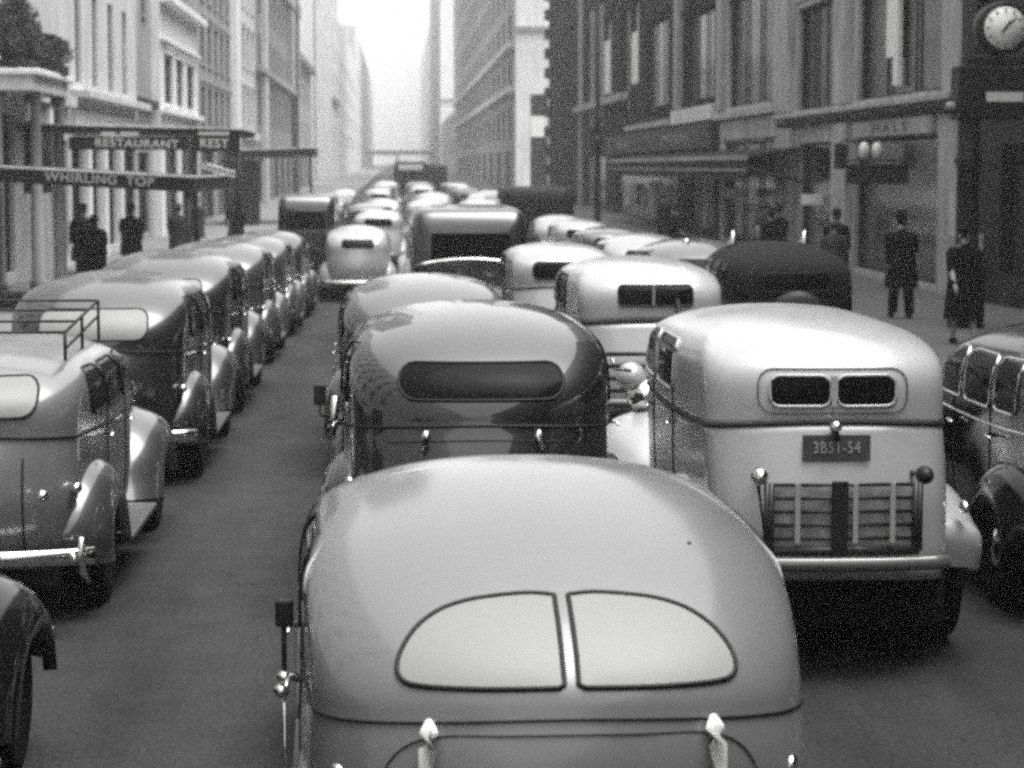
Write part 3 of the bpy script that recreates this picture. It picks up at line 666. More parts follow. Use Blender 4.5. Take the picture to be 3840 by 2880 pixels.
    for hh in holes:
        window('y', hh[0]-d0, hh[1]-d0, hh[2], hh[3], hh[4] if len(hh) > 4 else None, hh[5] if len(hh) > 5 else 1)
    for hh in end_holes:
        window('x', hh[0], hh[1], hh[2], hh[3], hh[4] if len(hh) > 4 else None, hh[5] if len(hh) > 5 else 1)
    for (nm, a, c, e, f, out_, mm) in trims:       # ledges and pilasters proud of the wall
        x0, x1 = sorted((X(-out_), X(.004)))
        MB().box(x0, x1, a-d0, c-d0, e, f).build(nm, mm, t, bevel=.02)
    return t
def rows(d0, d1, n, z0, dz, k, w_, h, fills=(None,), style=1):
    out_ = []; rr = random.Random(int(d0*7+n))
    for j in range(k):
        for i in range(n):
            c = d0+(d1-d0)*(i+.5)/n; out_.append((c-w_/2, c+w_/2, z0+dz*j, z0+dz*j+h, rr.choice(fills), style))
    return out_
DL = lambda x: 5000*9.3/(860-x)
DR = lambda x: 60000/(x-860)
BF = (None, None, dull, None, curtain)
# ---- left side of the street, near to far
building('stone_house', 'pale stone row house nearest on the left, mostly out of frame', -1, FL, -120, 52, 19, stone_l, rows(9, 51, 12, 4.6, 3.6, 4, 1.2, 2.1)+rows(9, 51, 8, .3, 3, 1, 3.2, 2.6, (None,), 3))
building('stone_house', 'pale stone house behind the planted portico at left edge', -1, FL, 52, 66.6, 20, stone_l,
    [(53.2, 54.2, 4.9, 8.2, None, 1), (55.6, 56.8, 4.9, 8.2, None, 1), (58.6, 59.6, 5.2, 8.2, dull, 1), (52.2, 57.0, .1, 3.9, shopdark, 3), (58.8, 61.7, .1, 3.1, None, 3), (63.3, 66.3, .1, 3.4, shopdark, 3)]+rows(53, 66, 4, 9.8, 3.6, 3, 1.1, 2.1),
    [('ledge', 52, 66.6, 4.3, 4.6, .25, stone_l), ('pilaster', 57.2, 58.6, -.5, 4.3, .18, stone_w), ('pilaster', 61.9, 63.1, -.5, 4.3, .18, stone_w)])
building('stone_mansion', 'pale stone front with four tall narrow windows above a shadowed ledge', -1, FL, 66.6, 84, 18, stone_l,
    [(68.2, 69.5, 5.1, 7.9, None, 0), (72, 73.3, 5.1, 7.9, None, 0), (75.9, 77.3, 5.1, 7.9, None, 0), (79.8, 81.2, 5.1, 7.9, None, 0), (67.0, 69.5, .1, 3.3, shopdark, 3), (70.5, 73.4, .1, 3.3, None, 3), (74.4, 77.6, .1, 3.3, shopdark, 3), (78.6, 83.4, .1, 3.3, None, 3)]+rows(67, 84, 4, 9.3, 3.8, 2, 1.3, 2.4),
    [('ledge', 67, 83.6, 4.62, 4.85, .55, stone_l), ('sign_band', 67.4, 83.2, 3.6, 4.3, .12, stone_w), ('pilaster', 69.6, 70.4, -.4, 3.5, .15, stone_w), ('pilaster', 73.5, 74.3, -.4, 3.5, .15, stone_w), ('pilaster', 77.7, 78.5, -.4, 3.5, .15, stone_w)])
building('narrow_house', 'narrow grey recessed house between two pale fronts on the left', -1, FL-.35, 84, 92.3, 17, stone_g,
    [(85.5, 87, 8.4, 10.6, None, 1), (89, 90.5, 8.4, 10.6, None, 1), (85.3, 91, .1, 3.2, None, 3)], [('ledge', 84.1, 92.2, 4.9, 5.2, .3, stone_d)])
building('white_house', 'low white house with sloping cornice line above its wide windows', -1, FL, 92.3, 109.6, 9.45, stone_w,
    [(94, 97.6, 5.2, 7.2, dull, 3), (99, 102.6, 5.2, 7.2, curtain, 3), (104, 107.8, 5.2, 7.2, dull, 3), (94, 99.5, .1, 3.6, None, 3), (101, 108, .1, 4.2, None, 3)],
    [('cornice', 92.4, 109.5, 9.1, 9.4, .5, stone_w), ('string_course', 92.4, 109.5, 7.6, 7.75, .2, stone_w), ('string_course', 92.4, 109.5, 4.75, 4.95, .3, stone_w)])
building('brick_block', 'light grey block with tall window strips behind the white house', -1, FL, 109.6, 131.5, 26, stone_g,
    rows(110.5, 131, 5, 4.5, 3.1, 6, 2.2, 2.0, (None, dull), 3)+[(111, 119, .1, 3.4, None, 3), (121, 130, .1, 3.4, None, 3)])
building('pilastered_block', 'pale block with a bright corner pilaster on the left side', -1, FL, 131.5, 154, 30, stone_l,
    rows(136, 153, 4, 5.2, 3.6, 6, 2.0, 2.2, (dull, None), 1)+[(137, 145, .1, 3.6, None, 3), (146, 153, .1, 3.6, None, 3)], [('pilaster', 131.6, 134.4, 0, 29, .35, stone_w), ('ledge', 134.6, 153.8, 4.3, 4.8, .3, stone_l)])
building('grey_tower', 'dark grey tower block with stepped cornices on the left', -1, FL, 154, 216, 60, stone_t,
    rows(156, 214, 9, 5.5, 3.7, 8, 2.6, 2.4, (None, dull), 1)+rows(156, 214, 6, .3, 3, 1, 7, 3.6, (None,), 3),
    [('ledge', 154.2, 215.8, 8.9, 9.3, .5, stone_g), ('cornice', 154.2, 217, 16.2, 17.3, .5, stone_g), ('pilaster', 160, 163, .2, 60, .4, stone_l), ('pilaster', 206, 210, .2, 60, .5, stone_d), ('bay', 200, 215.9, 9.4, 16.1, .4, stone_g)])
building('low_block', 'lower pale block past the grey tower on the left', -1, FL-.3, 217, 262, 13.5, stone_l,
    rows(219, 260, 7, 5, 3.7, 2, 2.6, 2.2, (None, dull), 1)+rows(219, 260, 4, .3, 3, 1, 8, 3.4, (None,), 3), [('cornice', 217.1, 261.9, 12.8, 13.4, .6, stone_g)], depth=8)
building('slender_tower', 'slender pale tower rising at the left of the bright gap', -1, FL, 333, 372, 95, stone_w, rows(335, 371, 4, 6, 4, 10, 3, 2.6, (dull,), 1), depth=2.3,
    trims=[('ledge', 333.1, 371.9, 12.2, 12.8, .4, stone_g)], end_holes=[])
building('hazy_block', 'hazy white block behind the slender tower', -1, -11.8, 300, 420, 80, stone_w, depth=25)
building('hazy_block', 'hazy low row beyond the slender tower on the left', -1, FL, 372, 520, 26, stone_l, rows(376, 516, 14, 6, 4, 4, 4, 2.6, (dull,), 1))
building('hazy_block', 'farthest hazy left block at the end of the street', -1, FL, 520, 900, 34, stone_l, rows(526, 896, 24, 6, 4, 5, 6, 2.6, (dull,), 1))
# ---- right side of the street, near to far
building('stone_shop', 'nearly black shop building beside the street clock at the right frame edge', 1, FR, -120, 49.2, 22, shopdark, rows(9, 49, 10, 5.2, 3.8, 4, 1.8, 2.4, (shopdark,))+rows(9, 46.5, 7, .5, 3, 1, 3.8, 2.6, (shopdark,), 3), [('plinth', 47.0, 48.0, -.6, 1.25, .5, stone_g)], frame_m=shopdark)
building('stone_shop', 'pale sandstone shop building with big upstairs windows on the right', 1, FR, 49.2, 72.4, 21, stone_r,
    [(51.0, 60.4, 4.35, 7.3, None, 3), (63.4, 69.4, 4.3, 7.3, None, 3), (51.2, 60.6, 0, 3.35, None, 9), (63.6, 69.0, 0, 3.35, None, 9)]+rows(50, 72, 4, 9, 3.8, 3, 2.8, 2.4),
    [('ledge', 49.3, 72.3, 3.86, 3.98, .18, stone_d), ('ledge', 49.3, 72.3, 4.1, 4.25, .3, stone_r), ('pilaster', 60.9, 62.9, -.3, 3.8, .2, stone_r), ('pilaster', 69.8, 72.2, -.3, 3.8, .2, stone_r), ('blind', 55.6, 56.9, 5.3, 7.3, -.14, curtain), ('blind', 55.6, 56.1, 4.6, 5.3, -.14, curtain), ('pilaster', 61.1, 62.7, 4.3, 9, .25, stone_r), ('pilaster', 70.0, 72.2, 4.3, 9, .25, stone_r)])
building('narrow_shop', 'narrow stone shop building with a blank grey sign panel', 1, FR, 72.4, 86.2, 20, stone_r,
    [(74.2, 84.2, 4.75, 8.6, None, 3), (73.6, 85.0, 0, 3.5, None, 3)]+rows(73, 86, 2, 10, 3.8, 2, 3.4, 2.6),
    [('ledge', 72.5, 86.1, 4.35, 4.6, .3, stone_r), ('sign_band', 73, 85.6, 3.6, 4.3, .1, stone_r), ('pilaster', 84.8, 86.1, 4.7, 9.8, .2, stone_g)])
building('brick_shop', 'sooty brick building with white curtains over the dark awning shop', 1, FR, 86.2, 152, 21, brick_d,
    [(88, 97.4, 5.3, 8.8, None, 3), (99.4, 101.0, 5.3, 8.8, dull, 0), (103, 112, 5.4, 9.4, None, 3), (115.8, 118.6, 6.8, 11.0, curtain, 1), (120.4, 125, 5.6, 11.0, None, 1), (131, 134.4, 6.8, 11, curtain, 1), (136, 140, 5.6, 11, None, 1), (143, 149, 5.6, 11, None, 1),
     (88, 96, 0, 3.2, None, 3), (99, 128, 0, 2.7, None, 9), (134, 150, 0, 3.3, None, 3)]+rows(88, 151, 9, 12.6, 4, 2, 3, 2.8, BF),
    [('ledge', 121, 151.9, 6.1, 6.5, .5, stone_r), ('ledge', 100, 119.5, 4.45, 4.7, .35, stone_r), ('sign_band', 86.4, 99.5, 4.42, 5.0, .3, stone_l), ('pilaster', 97.6, 99.0, 5.05, 12, .25, stone_g), ('pilaster', 134.8, 135.6, 5, 12, .2, stone_g), ('pilaster', 141, 142, 5, 12, .2, stone_g), ('pilaster', 150.4, 151.8, 0, 20, .2, stone_r), ('blind', 115.7, 118.9, 6.7, 9.4, .03, curtain), ('blind', 130.8, 134.5, 6.7, 9.8, .03, curtain)])
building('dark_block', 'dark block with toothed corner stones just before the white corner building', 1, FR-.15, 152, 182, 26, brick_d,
    rows(153, 181, 5, 5.2, 4.2, 4, 2.2, 2.8, (None, dull), 1)+rows(153, 181, 3, .3, 3, 1, 6, 3.4, (None,), 3),
    [('corner_stone', 180.9, 182.25, 2+1.5*k, 2.8+1.5*k, .35, stone_d) for k in range(12)])
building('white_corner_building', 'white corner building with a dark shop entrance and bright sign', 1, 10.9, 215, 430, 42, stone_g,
    rows(219, 426, 16, 5.4, 4.4, 7, 5.5, 3.0, (None, dull, None), 3)+rows(219, 426, 10, .4, 3, 1, 12, 3.8, (None,), 3),
    [('ledge', 215.1, 429.9, 13.6, 14.2, .7, stone_l), ('ledge', 215.1, 429.9, 9.5, 10.1, .7, stone_l)], depth=14)
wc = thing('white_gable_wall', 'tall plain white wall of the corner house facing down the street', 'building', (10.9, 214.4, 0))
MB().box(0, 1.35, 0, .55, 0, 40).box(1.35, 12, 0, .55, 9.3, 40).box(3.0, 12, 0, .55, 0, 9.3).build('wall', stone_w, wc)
MB().box(-.05, 12, -.3, 0, 15.0, 15.5).build('ledge', stone_g, wc)
MB().box(1.4, 2.95, .1, .14, 5.4, 7.3).build('sign', mat('white_sign', .85, .6), wc)
MB().box(1.36, 2.99, .3, .34, 0, 9.29).build('pane', WIN, wc)
building('pale_tower', 'pale tower with bright front edge right of the bright gap', 1, 10.9, 599, 769, 90, stone_t, rows(604, 765, 10, 8, 4.4, 8, 7, 3, (dull,), 1), depth=14)
tw = thing('bright_pier', 'bright slender pier standing at the front of the pale tower', 'pier', (10.95, 594, 0))
MB().box(0, 3.5, 0, 4.9, 0, 19).box(.1, 3.4, .1, 4.9, 20, 88).build('shaft', stone_w, tw); MB().box(-.3, 3.9, -.3, 4.95, 19, 20).build('band', stone_g, tw)
building('hazy_block', 'hazy block between white corner building and pale tower', 1, 11.5, 430, 594, 14, stone_g, rows(434, 590, 10, 5.4, 4.4, 2, 7, 3.0, (dull,), 1))
building('hazy_block', 'farthest hazy right block at the end of the street', 1, 11.5, 769, 1150, 52, stone_l, rows(775, 1140, 20, 8, 5, 7, 8, 3, (dull,), 1))
# elevated railway across the street, far away
er = thing('elevated_railway', 'hazy elevated railway crossing the far end of the street', 'bridge', (0, 700, ground(700)))
MB().box(-12, 14, 0, 8, 4.0, 5.3).build('deck', stone_d, er)
for x in (-8, 0, 10): MB().box(x-.4, x+.4, 3, 4, 0, 4).build('pillar', stone_d, er)

# ------------------------------------------------------------ canopies and street furniture
def canopy(label, Y, x0, x1, ztop0, ztop1, hgt, dep, txt=None, tsize=.3, tx=None, posts=(), m=signdark, name='canopy', under=None):
    g = ground(Y); t = thing(name, label, 'canopy', (0, Y, 0))
    b = MB()
    b.add([(x0, 0, ztop0), (x1, 0, ztop1), (x1, 0, ztop1-hgt), (x0, 0, ztop0-hgt), (x0, dep, ztop0), (x1, dep, ztop1), (x1, dep, ztop1-hgt), (x0, dep, ztop0-hgt)],
          [(0, 3, 2, 1), (4, 5, 6, 7), (0, 1, 5, 4), (3, 7, 6, 2), (0, 4, 7, 3), (1, 2, 6, 5)])
    fa = b.build('fascia', m, t)
    MB().tube([(x0, -.03, ztop0+.02), (x1+.03, -.03, ztop1+.02)], .035, seg=6).tube([(x1+.03, -.03, ztop1+.02), (x1+.03, dep, ztop1+.02)], .03).build('edge_rail', stone_r, t)
    for px in posts:
        MB().tube([(px, .1, g+.13), (px, .1, ztop1-hgt+.02)], .06, seg=8).build('post', iron, t)
    sl = math.atan((ztop1-ztop0)/(x1-x0))
    for (s_, cx, cz, sz, sx, mm) in (txt or []):
        M = Matrix.Translation((cx, -.04, cz)) @ Matrix.Rotation(R(90), 4, 'X') @ Matrix.Rotation(sl, 4, 'Z')
        text('lettering', s_, sz, mm, t, M, .015, sx, .006)
    return t
canopy('dark shop canopy reading WHIRLING TOP reaching over the left pavement', 44, -9.25, -3.85, 2.72, 2.43, .26, 9,
       [('WHIRLING', -5.93, 2.428, .235, 1.08, mat('dim_lettering', .3, .6)), ('TOP', -4.83, 2.368, .235, 1.08, mat('dim_lettering', .3, .6))], posts=(-3.95,))
u = canopy('upper restaurant canopy with hanging letters behind the whirling top one', 57.2, -9.25, -3.85, 3.66, 3.54, .13, 6,
       [('RESTAURANT', -6.35, 3.21, .27, 1.12, letter), ('REST', -4.47, 3.21, .30, 1.0, letter)], posts=(-4.95, -3.9))
MB().box(-5.0, -3.86, -.02, .02, 3.02, 3.42).build('sign_board', signdark, u)
MB().box(-8.0, -5.12, -.02, .02, 3.06, 3.38).build('letter_rail', signdark, u)
for k, (a, c) in enumerate(((-7.2, -6.85), (-6.75, -6.3), (-4.85, -4.1))): MB().box(a, c, -.05, -.01, 3.42, 3.50).build('badge', letter, u)
canopy('distant dark canopy over the left pavement before the grey tower', 108, -8.0, -3.85, 3.35, 3.5, .35, 5, posts=(-4.0, -7.8))
canopy('small white awning between the restaurant canopy and distant dark canopy', 74, -6.2, -5.2, 2.75, 2.45, .14, 3, m=stone_w, posts=(-5.3,))
kk = thing('kiosk', 'dark kiosk under the distant canopy on the left pavement', 'kiosk', (-7.1, 106, ground(106)))
MB().box(-.75, .75, 0, 2, .1, 3.0).build('cabin', shopdark, kk, bevel=.05); MB().box(-.9, .9, -.2, 2.2, 3.0, 3.12).build('roof', awn, kk)
# planted portico
pt = thing('portico', 'white columned portico with clipped shrubs on top at left edge', 'portico', (-9.3, 52.9, ground(57)))
MB().box(0, 1.15, 0, 5.4, 4.65, 5.0).build('entablature', stone_w, pt, bevel=.03); MB().box(0, 1.3, -.1, 5.5, 5.0, 5.15).build('parapet', stone_w, pt, bevel=.03)
for x, y in ((.95, 1.4), (.95, 5.1), (.25, .3)): MB().lathe([(.2, .1), (.2, .3), (.15, .35), (.12, 4.4), (.2, 4.55), (.2, 4.65)], (x, y, 0), 'z', 14).build('column', stone_g, pt)
def shrub(label, c, r, n, name='shrub', cone=False):
    t = thing(name, label, 'plant', (c[0], c[1], c[2])); b = MB(); rr = random.Random(int(n+c[1]*10))
    MB().box(-r[0]*.8, r[0]*.8, -r[1]*.8, r[1]*.8, 0, .22).build('planter', stone_d, t, bevel=.02)
    for i in range(n):
        a = rr.uniform(0, 6.283); q = rr.random()**.45; zz = rr.random()
        rad = q*(1-zz*.92) if cone else q*math.sqrt(max(.05, 1-(2*zz-1)**2))*(1+.25*math.sin(5*a+zz*6))
        p = Vector((r[0]*rad*math.cos(a), r[1]*rad*math.sin(a), .15+r[2]*zz)); s_ = rr.uniform(.022, .055)
        d = Vector((rr.gauss(0, 1), rr.gauss(0, 1), rr.gauss(0, 1))).normalized(); e = d.orthogonal().normalized(); f = d.cross(e)
        b.add([p-e*s_*1.6, p-f*s_*.6, p+e*s_*1.6, p+f*s_*.6], [(0, 1, 2, 3)])
    b.build('foliage', leafm, t); MB().tube([(0, 0, .1), (.02, 0, r[2]*.8)], .03).build('stem', iron, t); return t
SG = 'shrubs in planters on the left housefront'
zp = ground(57)+5.15
shrub('dark clipped shrub at the outer end of the portico top', (-8.4, 56.6, zp), (.55, .7, .8), 3200)
shrub('dark clipped shrub on the inner end of the portico top', (-8.95, 57.9, zp), (.45, .7, 1.0), 3000)
shrub('large dark shrub on the ledge left of the portico', (-8.7, 53.9, zp), (.55, .9, 1.5), 4000)
shrub('dark cone shaped evergreen beside the portico column', (-9.0, 57.6, 2.0), (.45, .45, 1.6), 2600, cone=True)
tp = bpy.data.objects.get('shrub.003')
MB().box(-.5, .5, -.5, .5, -2.2, 0).build('pedestal', stone_w, tp)
# street clock
ck = thing('street_clock', 'black post clock with a round white dial at top right corner', 'clock', (9.72, 37.2, ground(37.2)+.14))
z0 = 4.86-(ground(37.2)+.14)
MB().lathe([(.30, 0), (.30, .9), (.26, 1.0), (.19, 1.15), (.18, 2.6), (.24, 2.7), (.18, 2.8), (.18, z0-.75), (.3, z0-.62)], (-.50, 0, 0), 'z', 20).build('post', iron, ck)
MB().box(-.75, .95, -.28, .28, z0-1.45, z0-.6).build('sign_box', signdark, ck, bevel=.03)
MB().box(-.3, .30, -.30, -.281, z0-1.17, z0-1.02).box(.42, .9, -.30, -.281, z0-1.17, z0-1.02).build('sign_strip', letter, ck)
MB().lathe([(.40, -.22), (.43, -.2), (.43, .2), (.40, .22)], (0, 0, z0), 'y', 36).build('case', iron, ck)
MB().box(-.62, .8, -.18, .18, z0-.6, z0-.46).build('bracket', iron, ck)
dial = MB().lathe([(.001, -.24), (.335, -.24), (.335, -.215)], (0, 0, z0), 'y', 36).build('dial', mat('clock_dial', .8, .5), ck)
b = MB()
for k in range(12):
    M = Matrix.Translation((0, -.245, z0)) @ Matrix.Rotation(R(30*k), 4, 'Y'); b.box(-.012, .012, -.003, .003, .25, .31, M)
b.build('hour_marks', letterd, dial)
for nm, an, ln, wd in (('hour_hand', 38, .15, .02), ('minute_hand', 46, .25, .014)):
    M = Matrix.Translation((0, -.252, z0)) @ Matrix.Rotation(R(an), 4, 'Y'); MB().box(-wd, wd, -.003, .003, -.09, ln, M).build(nm, letterd, dial)
sc = thing('scroll_sign', 'pale scroll ornament sign hanging left of the street clock', 'sign', (9.15, 37.2, 3.62))
MB().tube(smoothpath([(-.3, 0, 0), (.2, 0, .02), (.32, 0, .2), (.2, 0, .36), (.02, 0, .3), (.02, 0, .17), (.12, 0, .14)], 5), .07, seg=8).build('scroll', stone_g, sc)
MB().box(-.35, .45, -.03, .03, -.12, -.06).build('base', iron, sc)
# lamp posts and signal
def lamp_post(X, Y, label, h=9.5):
    t = thing('lamp_post', label, 'lamp post', (X, Y, ground(Y)+.14))
    MB().lathe([(.2, 0), (.2, .5), (.14, .7), (.09, .9), (.075, 4), (.1, 4.1), (.1, 4.2), (.065, 4.3), (.05, h)], (0, 0, 0), 'z', 14).build('post', iron, t)
    MB().tube(smoothpath([(0, 0, h-.4), (0, 0, h+.3), (-.5, 0, h+.7), (-1.1, 0, h+.55)], 4), .03).build('arm', iron, t)
    MB().ell((-1.1, 0, h+.35), (.2, .2, .25)).build('lantern', mat('opal_glass', .6, .4), t)
    MB().ell((0, 0, 3.55), (.16, .16, .2)).build('collar', iron, t)
lamp_post(5.95, 69, 'tall dark lamp post at the right kerb beside the brick building')
ts = thing('traffic_signal', 'dark traffic signal box on an arm by the sandstone shop', 'traffic signal', (11.4, 59, ground(59)+.14))
MB().tube([(.3, 0, 3.45), (0, 0, 3.5), (-.1, 0, 3.4)], .03).build('arm', iron, ts)
sg_ = MB().box(-.24, .08, -.14, .14, 2.75, 3.4).build('signal_head', iron, ts, bevel=.03)
for zz in (2.95, 3.2): MB().lathe([(.001, -.16), (.08, -.16), (.08, -.13)], (-.08, 0, zz), 'y', 14).build('lens', glass, sg_)
# shop awning, signs on the right
aw = thing('shop_awning', 'long dark canvas awning with pale edge below the brick building', 'awning', (FR, 68.5, 0))
P = [[(0, y, 3.25), (-.8, y, 3.12), (-1.6, y, 2.95), (-1.62, y, 2.62), (-1.66, y, 2.25)] for y in np.linspace(0, 45, 23)]
MB().grid(P, smooth=False).build('canvas', awn, aw)
MB().box(-1.70, -1.63, 0, 45, 2.86, 3.0).box(-1.71, -1.67, 0, 45, 2.52, 2.58).build('front_bar', stone_g, aw); MB().tube([(0, 45, 2.2), (-1.6, 45, 2.6)], .06).build('side_arm', iron, aw); MB().tube([(0, 0, 2.2), (-1.6, 0, 2.6)], .05).build('side_arm', iron, aw)
def fascia_sign(label, Y, L, z0, z1, m, txt, tm, size, name='shop_sign', out_=.2, sx=1., X=FR):
    t = thing(name, label, 'sign', (X, Y, 0)); MB().box(-out_, -.004, 0, L, z0, z1).build('board', m, t, bevel=.02)
    ws = txt.split('   ')
    for i, w_ in enumerate(ws):         # read from the far end towards the near end, as one faces the wall
        M = Matrix.Translation((-out_-.012, L*(1-(i+.5)/len(ws)), (z0+z1)/2)) @ Matrix.Rotation(R(-90), 4, 'Z') @ Matrix.Rotation(R(90), 4, 'X')
        text('lettering', w_, size, tm, t, M, .008, sx, .004)
    return t
fascia_sign('dark shop sign with dim lettering above the long awning', 86.4, 44, 3.35, 4.3, signdark, 'BELLE   MODES', mat('faint_lettering', .22, .7), .42, sx=6., out_=.35)
fascia_sign('pale fascia with dark spaced letters over the clothing shop entrance', 51.4, 9.0, 3.4, 3.8, stone_r, 'H A L S', letterd, .34, sx=3.2, out_=.1)
# blade sign and globes
bl = thing('hanging_sign', 'dark hanging sign board over the pavement near street clock', 'sign', (FR, 53.5, 0))
MB().box(-1.6, -.15, -.05, .05, 2.25, 2.72).build('board', signdark, bl, bevel=.02); MB().tube([(-1.7, 0, 2.8), (0, 0, 2.8)], .025).build('bracket', iron, bl)
for k, xx in enumerate((-1.25, -.95)):
    gl = thing('globe_lamp', ('left' if k == 0 else 'right')+' of two white glass globes above the hanging sign', 'lamp', (FR+xx, 53.2, 3.02), 0, 'pair of globe lamps above the hanging sign')
    MB().ell((0, 0, 0), (.13, .13, .2)).build('globe', mat('opal_glass', .6, .4), gl); MB().tube([(0, 0, .18), (0, 0, .3), (.9-.0, 0, .34)], .015).build('arm', iron, gl)
for k, (x, y, zz, lb) in enumerate(((11.7, 80, 1.75, 'small white card in the narrow shop window'), (11.85, 66, 1.72, 'white lamp shade in the doorway of sandstone shop'), (11.6, 104, 1.85, 'white notice under the right end of the awning'))):
    s_ = thing('notice_card', lb, 'notice', (x, y, zz), 0); MB().box(-.3, .3, 0, .05, -.16, .14).build('card', curtain, s_, bevel=.01); MB().tube([(0, .05, 0), (.35, .05, .02)], .02).build('arm', iron, s_)
for k, (y0, w_) in enumerate(((101, 2.4), (106, 1.6), (111, 2.0), (118, 3.0))):
    s_ = thing('shop_display', ['nearest', 'second', 'third', 'farthest'][k]+' pale goods display in the window under the awning', 'display', (FR-.02, y0, .1), 0, 'goods displays under the awning')
    MB().box(-.12, -.01, 0, w_, .7, 1.5+.2*(k % 2)).build('panel', stone_g, s_, bevel=.02); MB().box(-.2, -.01, -.1, w_+.1, .6, .7).build('shelf', stone_r, s_)

# ------------------------------------------------------------ people
def person(X, Y, label, h=1.75, face=0., coat=cloth_d,  skirt=False, hat='fedora', stride=.15, lean=0., arm=.0, group='people on the pavements', z=None, trousers=None):
    gz = (ground(Y)+.14) if z is None else z
    t = thing('person', label, 'person', (X, Y, gz), R(face), group); t.scale = (h/1.75,)*3
    # continuous body: skin modifier over a joint skeleton (local -y is forward)
    V = [(0, 0, .95), (0, 0, 1.15), (0, -lean*.5, 1.38), (0, -lean, 1.50), (0, -lean-.01, 1.58), (0, -lean-.02, 1.72)]
    rad = [.13, .12, .15, .055, .075, .085]
    E = [(0, 1), (1, 2), (2, 3), (3, 4), (4, 5)]
    def chain(start, pts, rr):
        p = start
        for q, r_ in zip(pts, rr): V.append(q); rad.append(r_); E.append((p, len(V)-1)); p = len(V)-1
        return p
    for sg in (-1, 1):
        st = stride*sg
        chain(0, [(sg*.09, -.0, .90), (sg*.10, -st*.55, .50), (sg*.10, -st+.0, .09), (sg*.11, -st-.02, .05), (sg*.115, -st-.17, .035)], [.10, .065, .045, .045, .035])
        sh_ = chain(2, [(sg*.17, -lean, 1.41), (sg*.24, st*.3-lean, 1.15), (sg*.24, st*.7-.06-lean-arm, .93), (sg*.24, st*.8-.09-lean-arm, .85)], [.07, .05, .036, .03])
        hx = V[sh_]
        for k in range(4): chain(sh_, [(hx[0]+(k-1.5)*.005, hx[1]-.03+.018*k, hx[2]-.05), (hx[0]-sg*.01, hx[1]-.035+.018*k, hx[2]-.085+.006*abs(k-1))], [.011, .009])
        chain(sh_, [(hx[0]-sg*.02, hx[1]-.04, hx[2]-.03)], [.011])
    me = bpy.data.meshes.new('body'); me.from_pydata(V, E, []); me.materials.append(skin)
    o = bpy.data.objects.new('body', me); S.collection.objects.link(o); o.parent = t
    md = o.modifiers.new('skin', 'SKIN'); md.use_smooth_shade = True
    for i, sv in enumerate(me.skin_vertices[0].data): sv.radius = (rad[i], rad[i]*(.75 if i in (1, 2) else 1)); sv.use_root = (i == 0)
    o.modifiers.new('sub', 'SUBSURF').levels = 1; o.modifiers['sub'].render_levels = 1
    # coat, sleeves, legs of trousers, hat, hair as clothing
    def tubeprof(prof, seg=18):
        return MB().grid([[(rx*(1.36 if zz < 1.46 else 1)*math.cos(a), cy+ry*(1.36 if zz < 1.46 else 1)*math.sin(a), zz) for a in [2*math.pi*k/seg for k in range(seg)]] for (zz, rx, ry, cy) in prof], closed_v=True)
    hem = .38 if skirt else .52
    prof = [(hem, .23 if skirt else .21, .2, 0), (.75, .205, .17, 0), (1.02, .18, .145, 0), (1.2, .185, .145, -lean*.3), (1.36, .215, .145, -lean*.7), (1.44, .19, .12, -lean), (1.49, .10, .09, -lean), (1.52, .075, .08, -lean)]
    tubeprof(prof).build('coat', coat, t)
    for sg in (-1, 1):
        st = stride*sg
        MB().tube([(sg*.16, -lean, 1.42), (sg*.215, -lean, 1.38), (sg*.25, st*.3-lean, 1.15), (sg*.25, st*.7-.06-lean-arm, .92)], [.08, .085, .065, .052], seg=10).build('sleeve', coat, t)
        if not skirt:
            MB().tube([(sg*.08, 0, .85), (sg*.10, -st*.55, .5), (sg*.10, -st+.01, .09)], [.11, .095, .085], seg=10).build('trouser_leg', trousers or coat, t)
        MB().ell((sg*.11, -st-.06, .045), (.05, .14, .045), 10, 6).build('shoe', rubber, t)
    hy = -lean-.02
    MB().ell((0, hy+.015, 1.66), (.088, .105, .10), 12, 8).build('hair', rubber, t)
    b = MB(); b.ell((0, hy-.09, 1.625), (.014, .02, .022), 8, 5)
    for sg in (-1, 1): b.ell((sg*.09, hy, 1.63), (.014, .022, .032), 8, 5)
    b.build('face_detail', skin, t)
    if hat == 'fedora':
        MB().lathe([(.16, 1.70), (.165, 1.71), (.105, 1.72), (.10, 1.80), (.07, 1.83), (.001, 1.815)], (0, hy, 0), 'z', 20).build('hat', coat, t)
    elif hat == 'small':
        MB().lathe([(.11, 1.70), (.11, 1.74), (.06, 1.80), (.001, 1.81)], (0, hy, 0), 'z', 16).build('hat', coat, t)
    return t
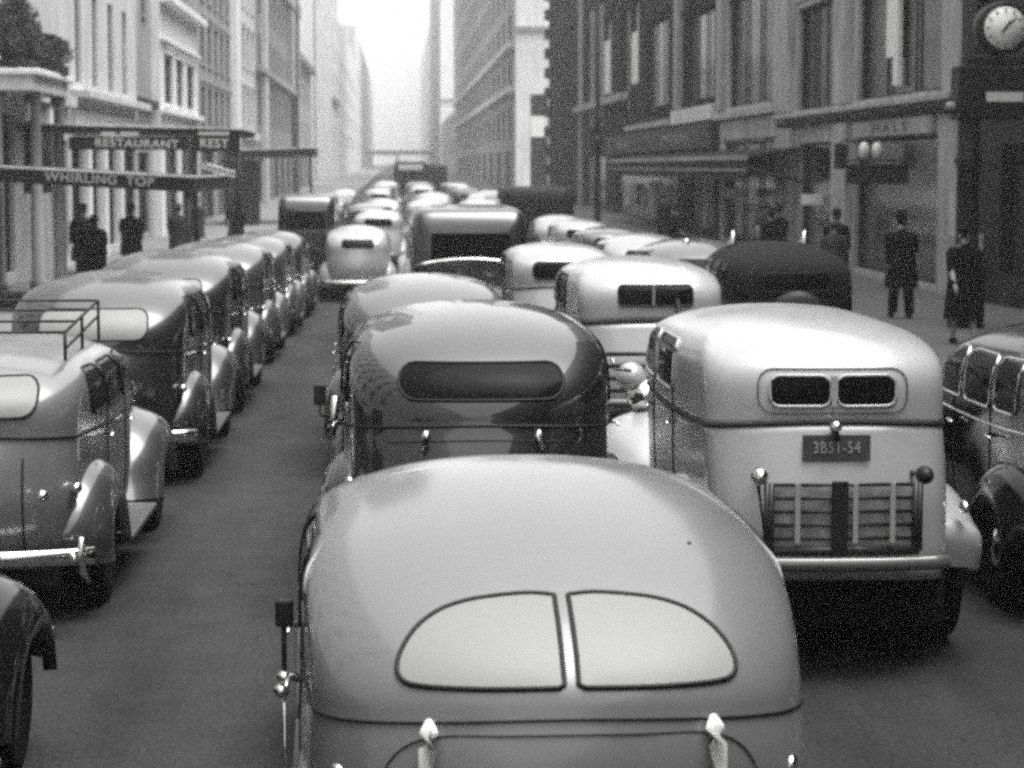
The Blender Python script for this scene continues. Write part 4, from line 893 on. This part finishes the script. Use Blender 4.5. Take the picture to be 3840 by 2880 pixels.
person(8.15, 33.0, 'woman in long black coat walking at right beside the street clock', 1.66, 10, skirt=True, hat='small', stride=.18)
person(8.9, 40.6, 'man in black overcoat walking away with his back to us near the clock', 1.82, 185, hat='fedora', stride=.16)
person(10.0, 52.5, 'man in dark coat and brimmed hat standing before the pale pillar', 1.78, 160, hat='fedora', stride=.1)
person(9.0, 47.5, 'woman in lighter grey coat further back on the right pavement', 1.62, 0, coat=cloth_m, skirt=True, hat='small')
person(9.9, 60.0, 'man in dark coat left of the man with brimmed hat', 1.75, 20, stride=.2)
person(9.3, 57.2, 'stooping man in dark coat nearest the parked black car', 1.70, 200, stride=.1, lean=.1)
person(10.6, 66.5, 'distant man in grey coat outside the sandstone doorway', 1.75, 0, coat=cloth_m)
person(9.9, 86, 'dark coated person under the near end of the long awning', 1.72, 180)
person(7.6, 63, 'dark hatted person at the right kerb beside the parked sedans', 1.75, 90)
person(-7.6, 56.5, 'tall man in black overcoat on the left pavement under the canopy', 1.85, 0, stride=.1)
person(-6.75, 52.0, 'bulky person in black coat standing nearest on the left pavement', 1.70, 180, skirt=True, hat='small')
person(-6.9, 60.5, 'man in dark coat with white shirt front on left pavement', 1.78, 10, stride=.15)
person(-6.2, 66, 'grey coated pedestrian behind the man with white shirt front', 1.7, 180, coat=cloth_m)
person(-5.2, 75, 'distant dark pedestrian on the left pavement near the kerb', 1.72, 0)
person(-6.9, 80, 'farthest dark pedestrian on the left pavement', 1.72, 180, coat=cloth_m, hat='small', skirt=True)

# ------------------------------------------------------------ haze
hz = MB().box(-320, 320, -40, 1900, -1.6, 104).build('haze', bpy.data.materials.new('air'))
hz['kind'] = 'stuff'; hm = hz.data.materials[0]; hm.use_nodes = True; n = hm.node_tree; n.nodes.clear()
oo = n.nodes.new('ShaderNodeOutputMaterial'); pv = n.nodes.new('ShaderNodeVolumePrincipled'); pv.inputs['Color'].default_value = (.97, .97, .97, 1)
pv.inputs['Density'].default_value = .0007; pv.inputs['Anisotropy'].default_value = .2
n.links.new(pv.outputs[0], oo.inputs['Volume'])
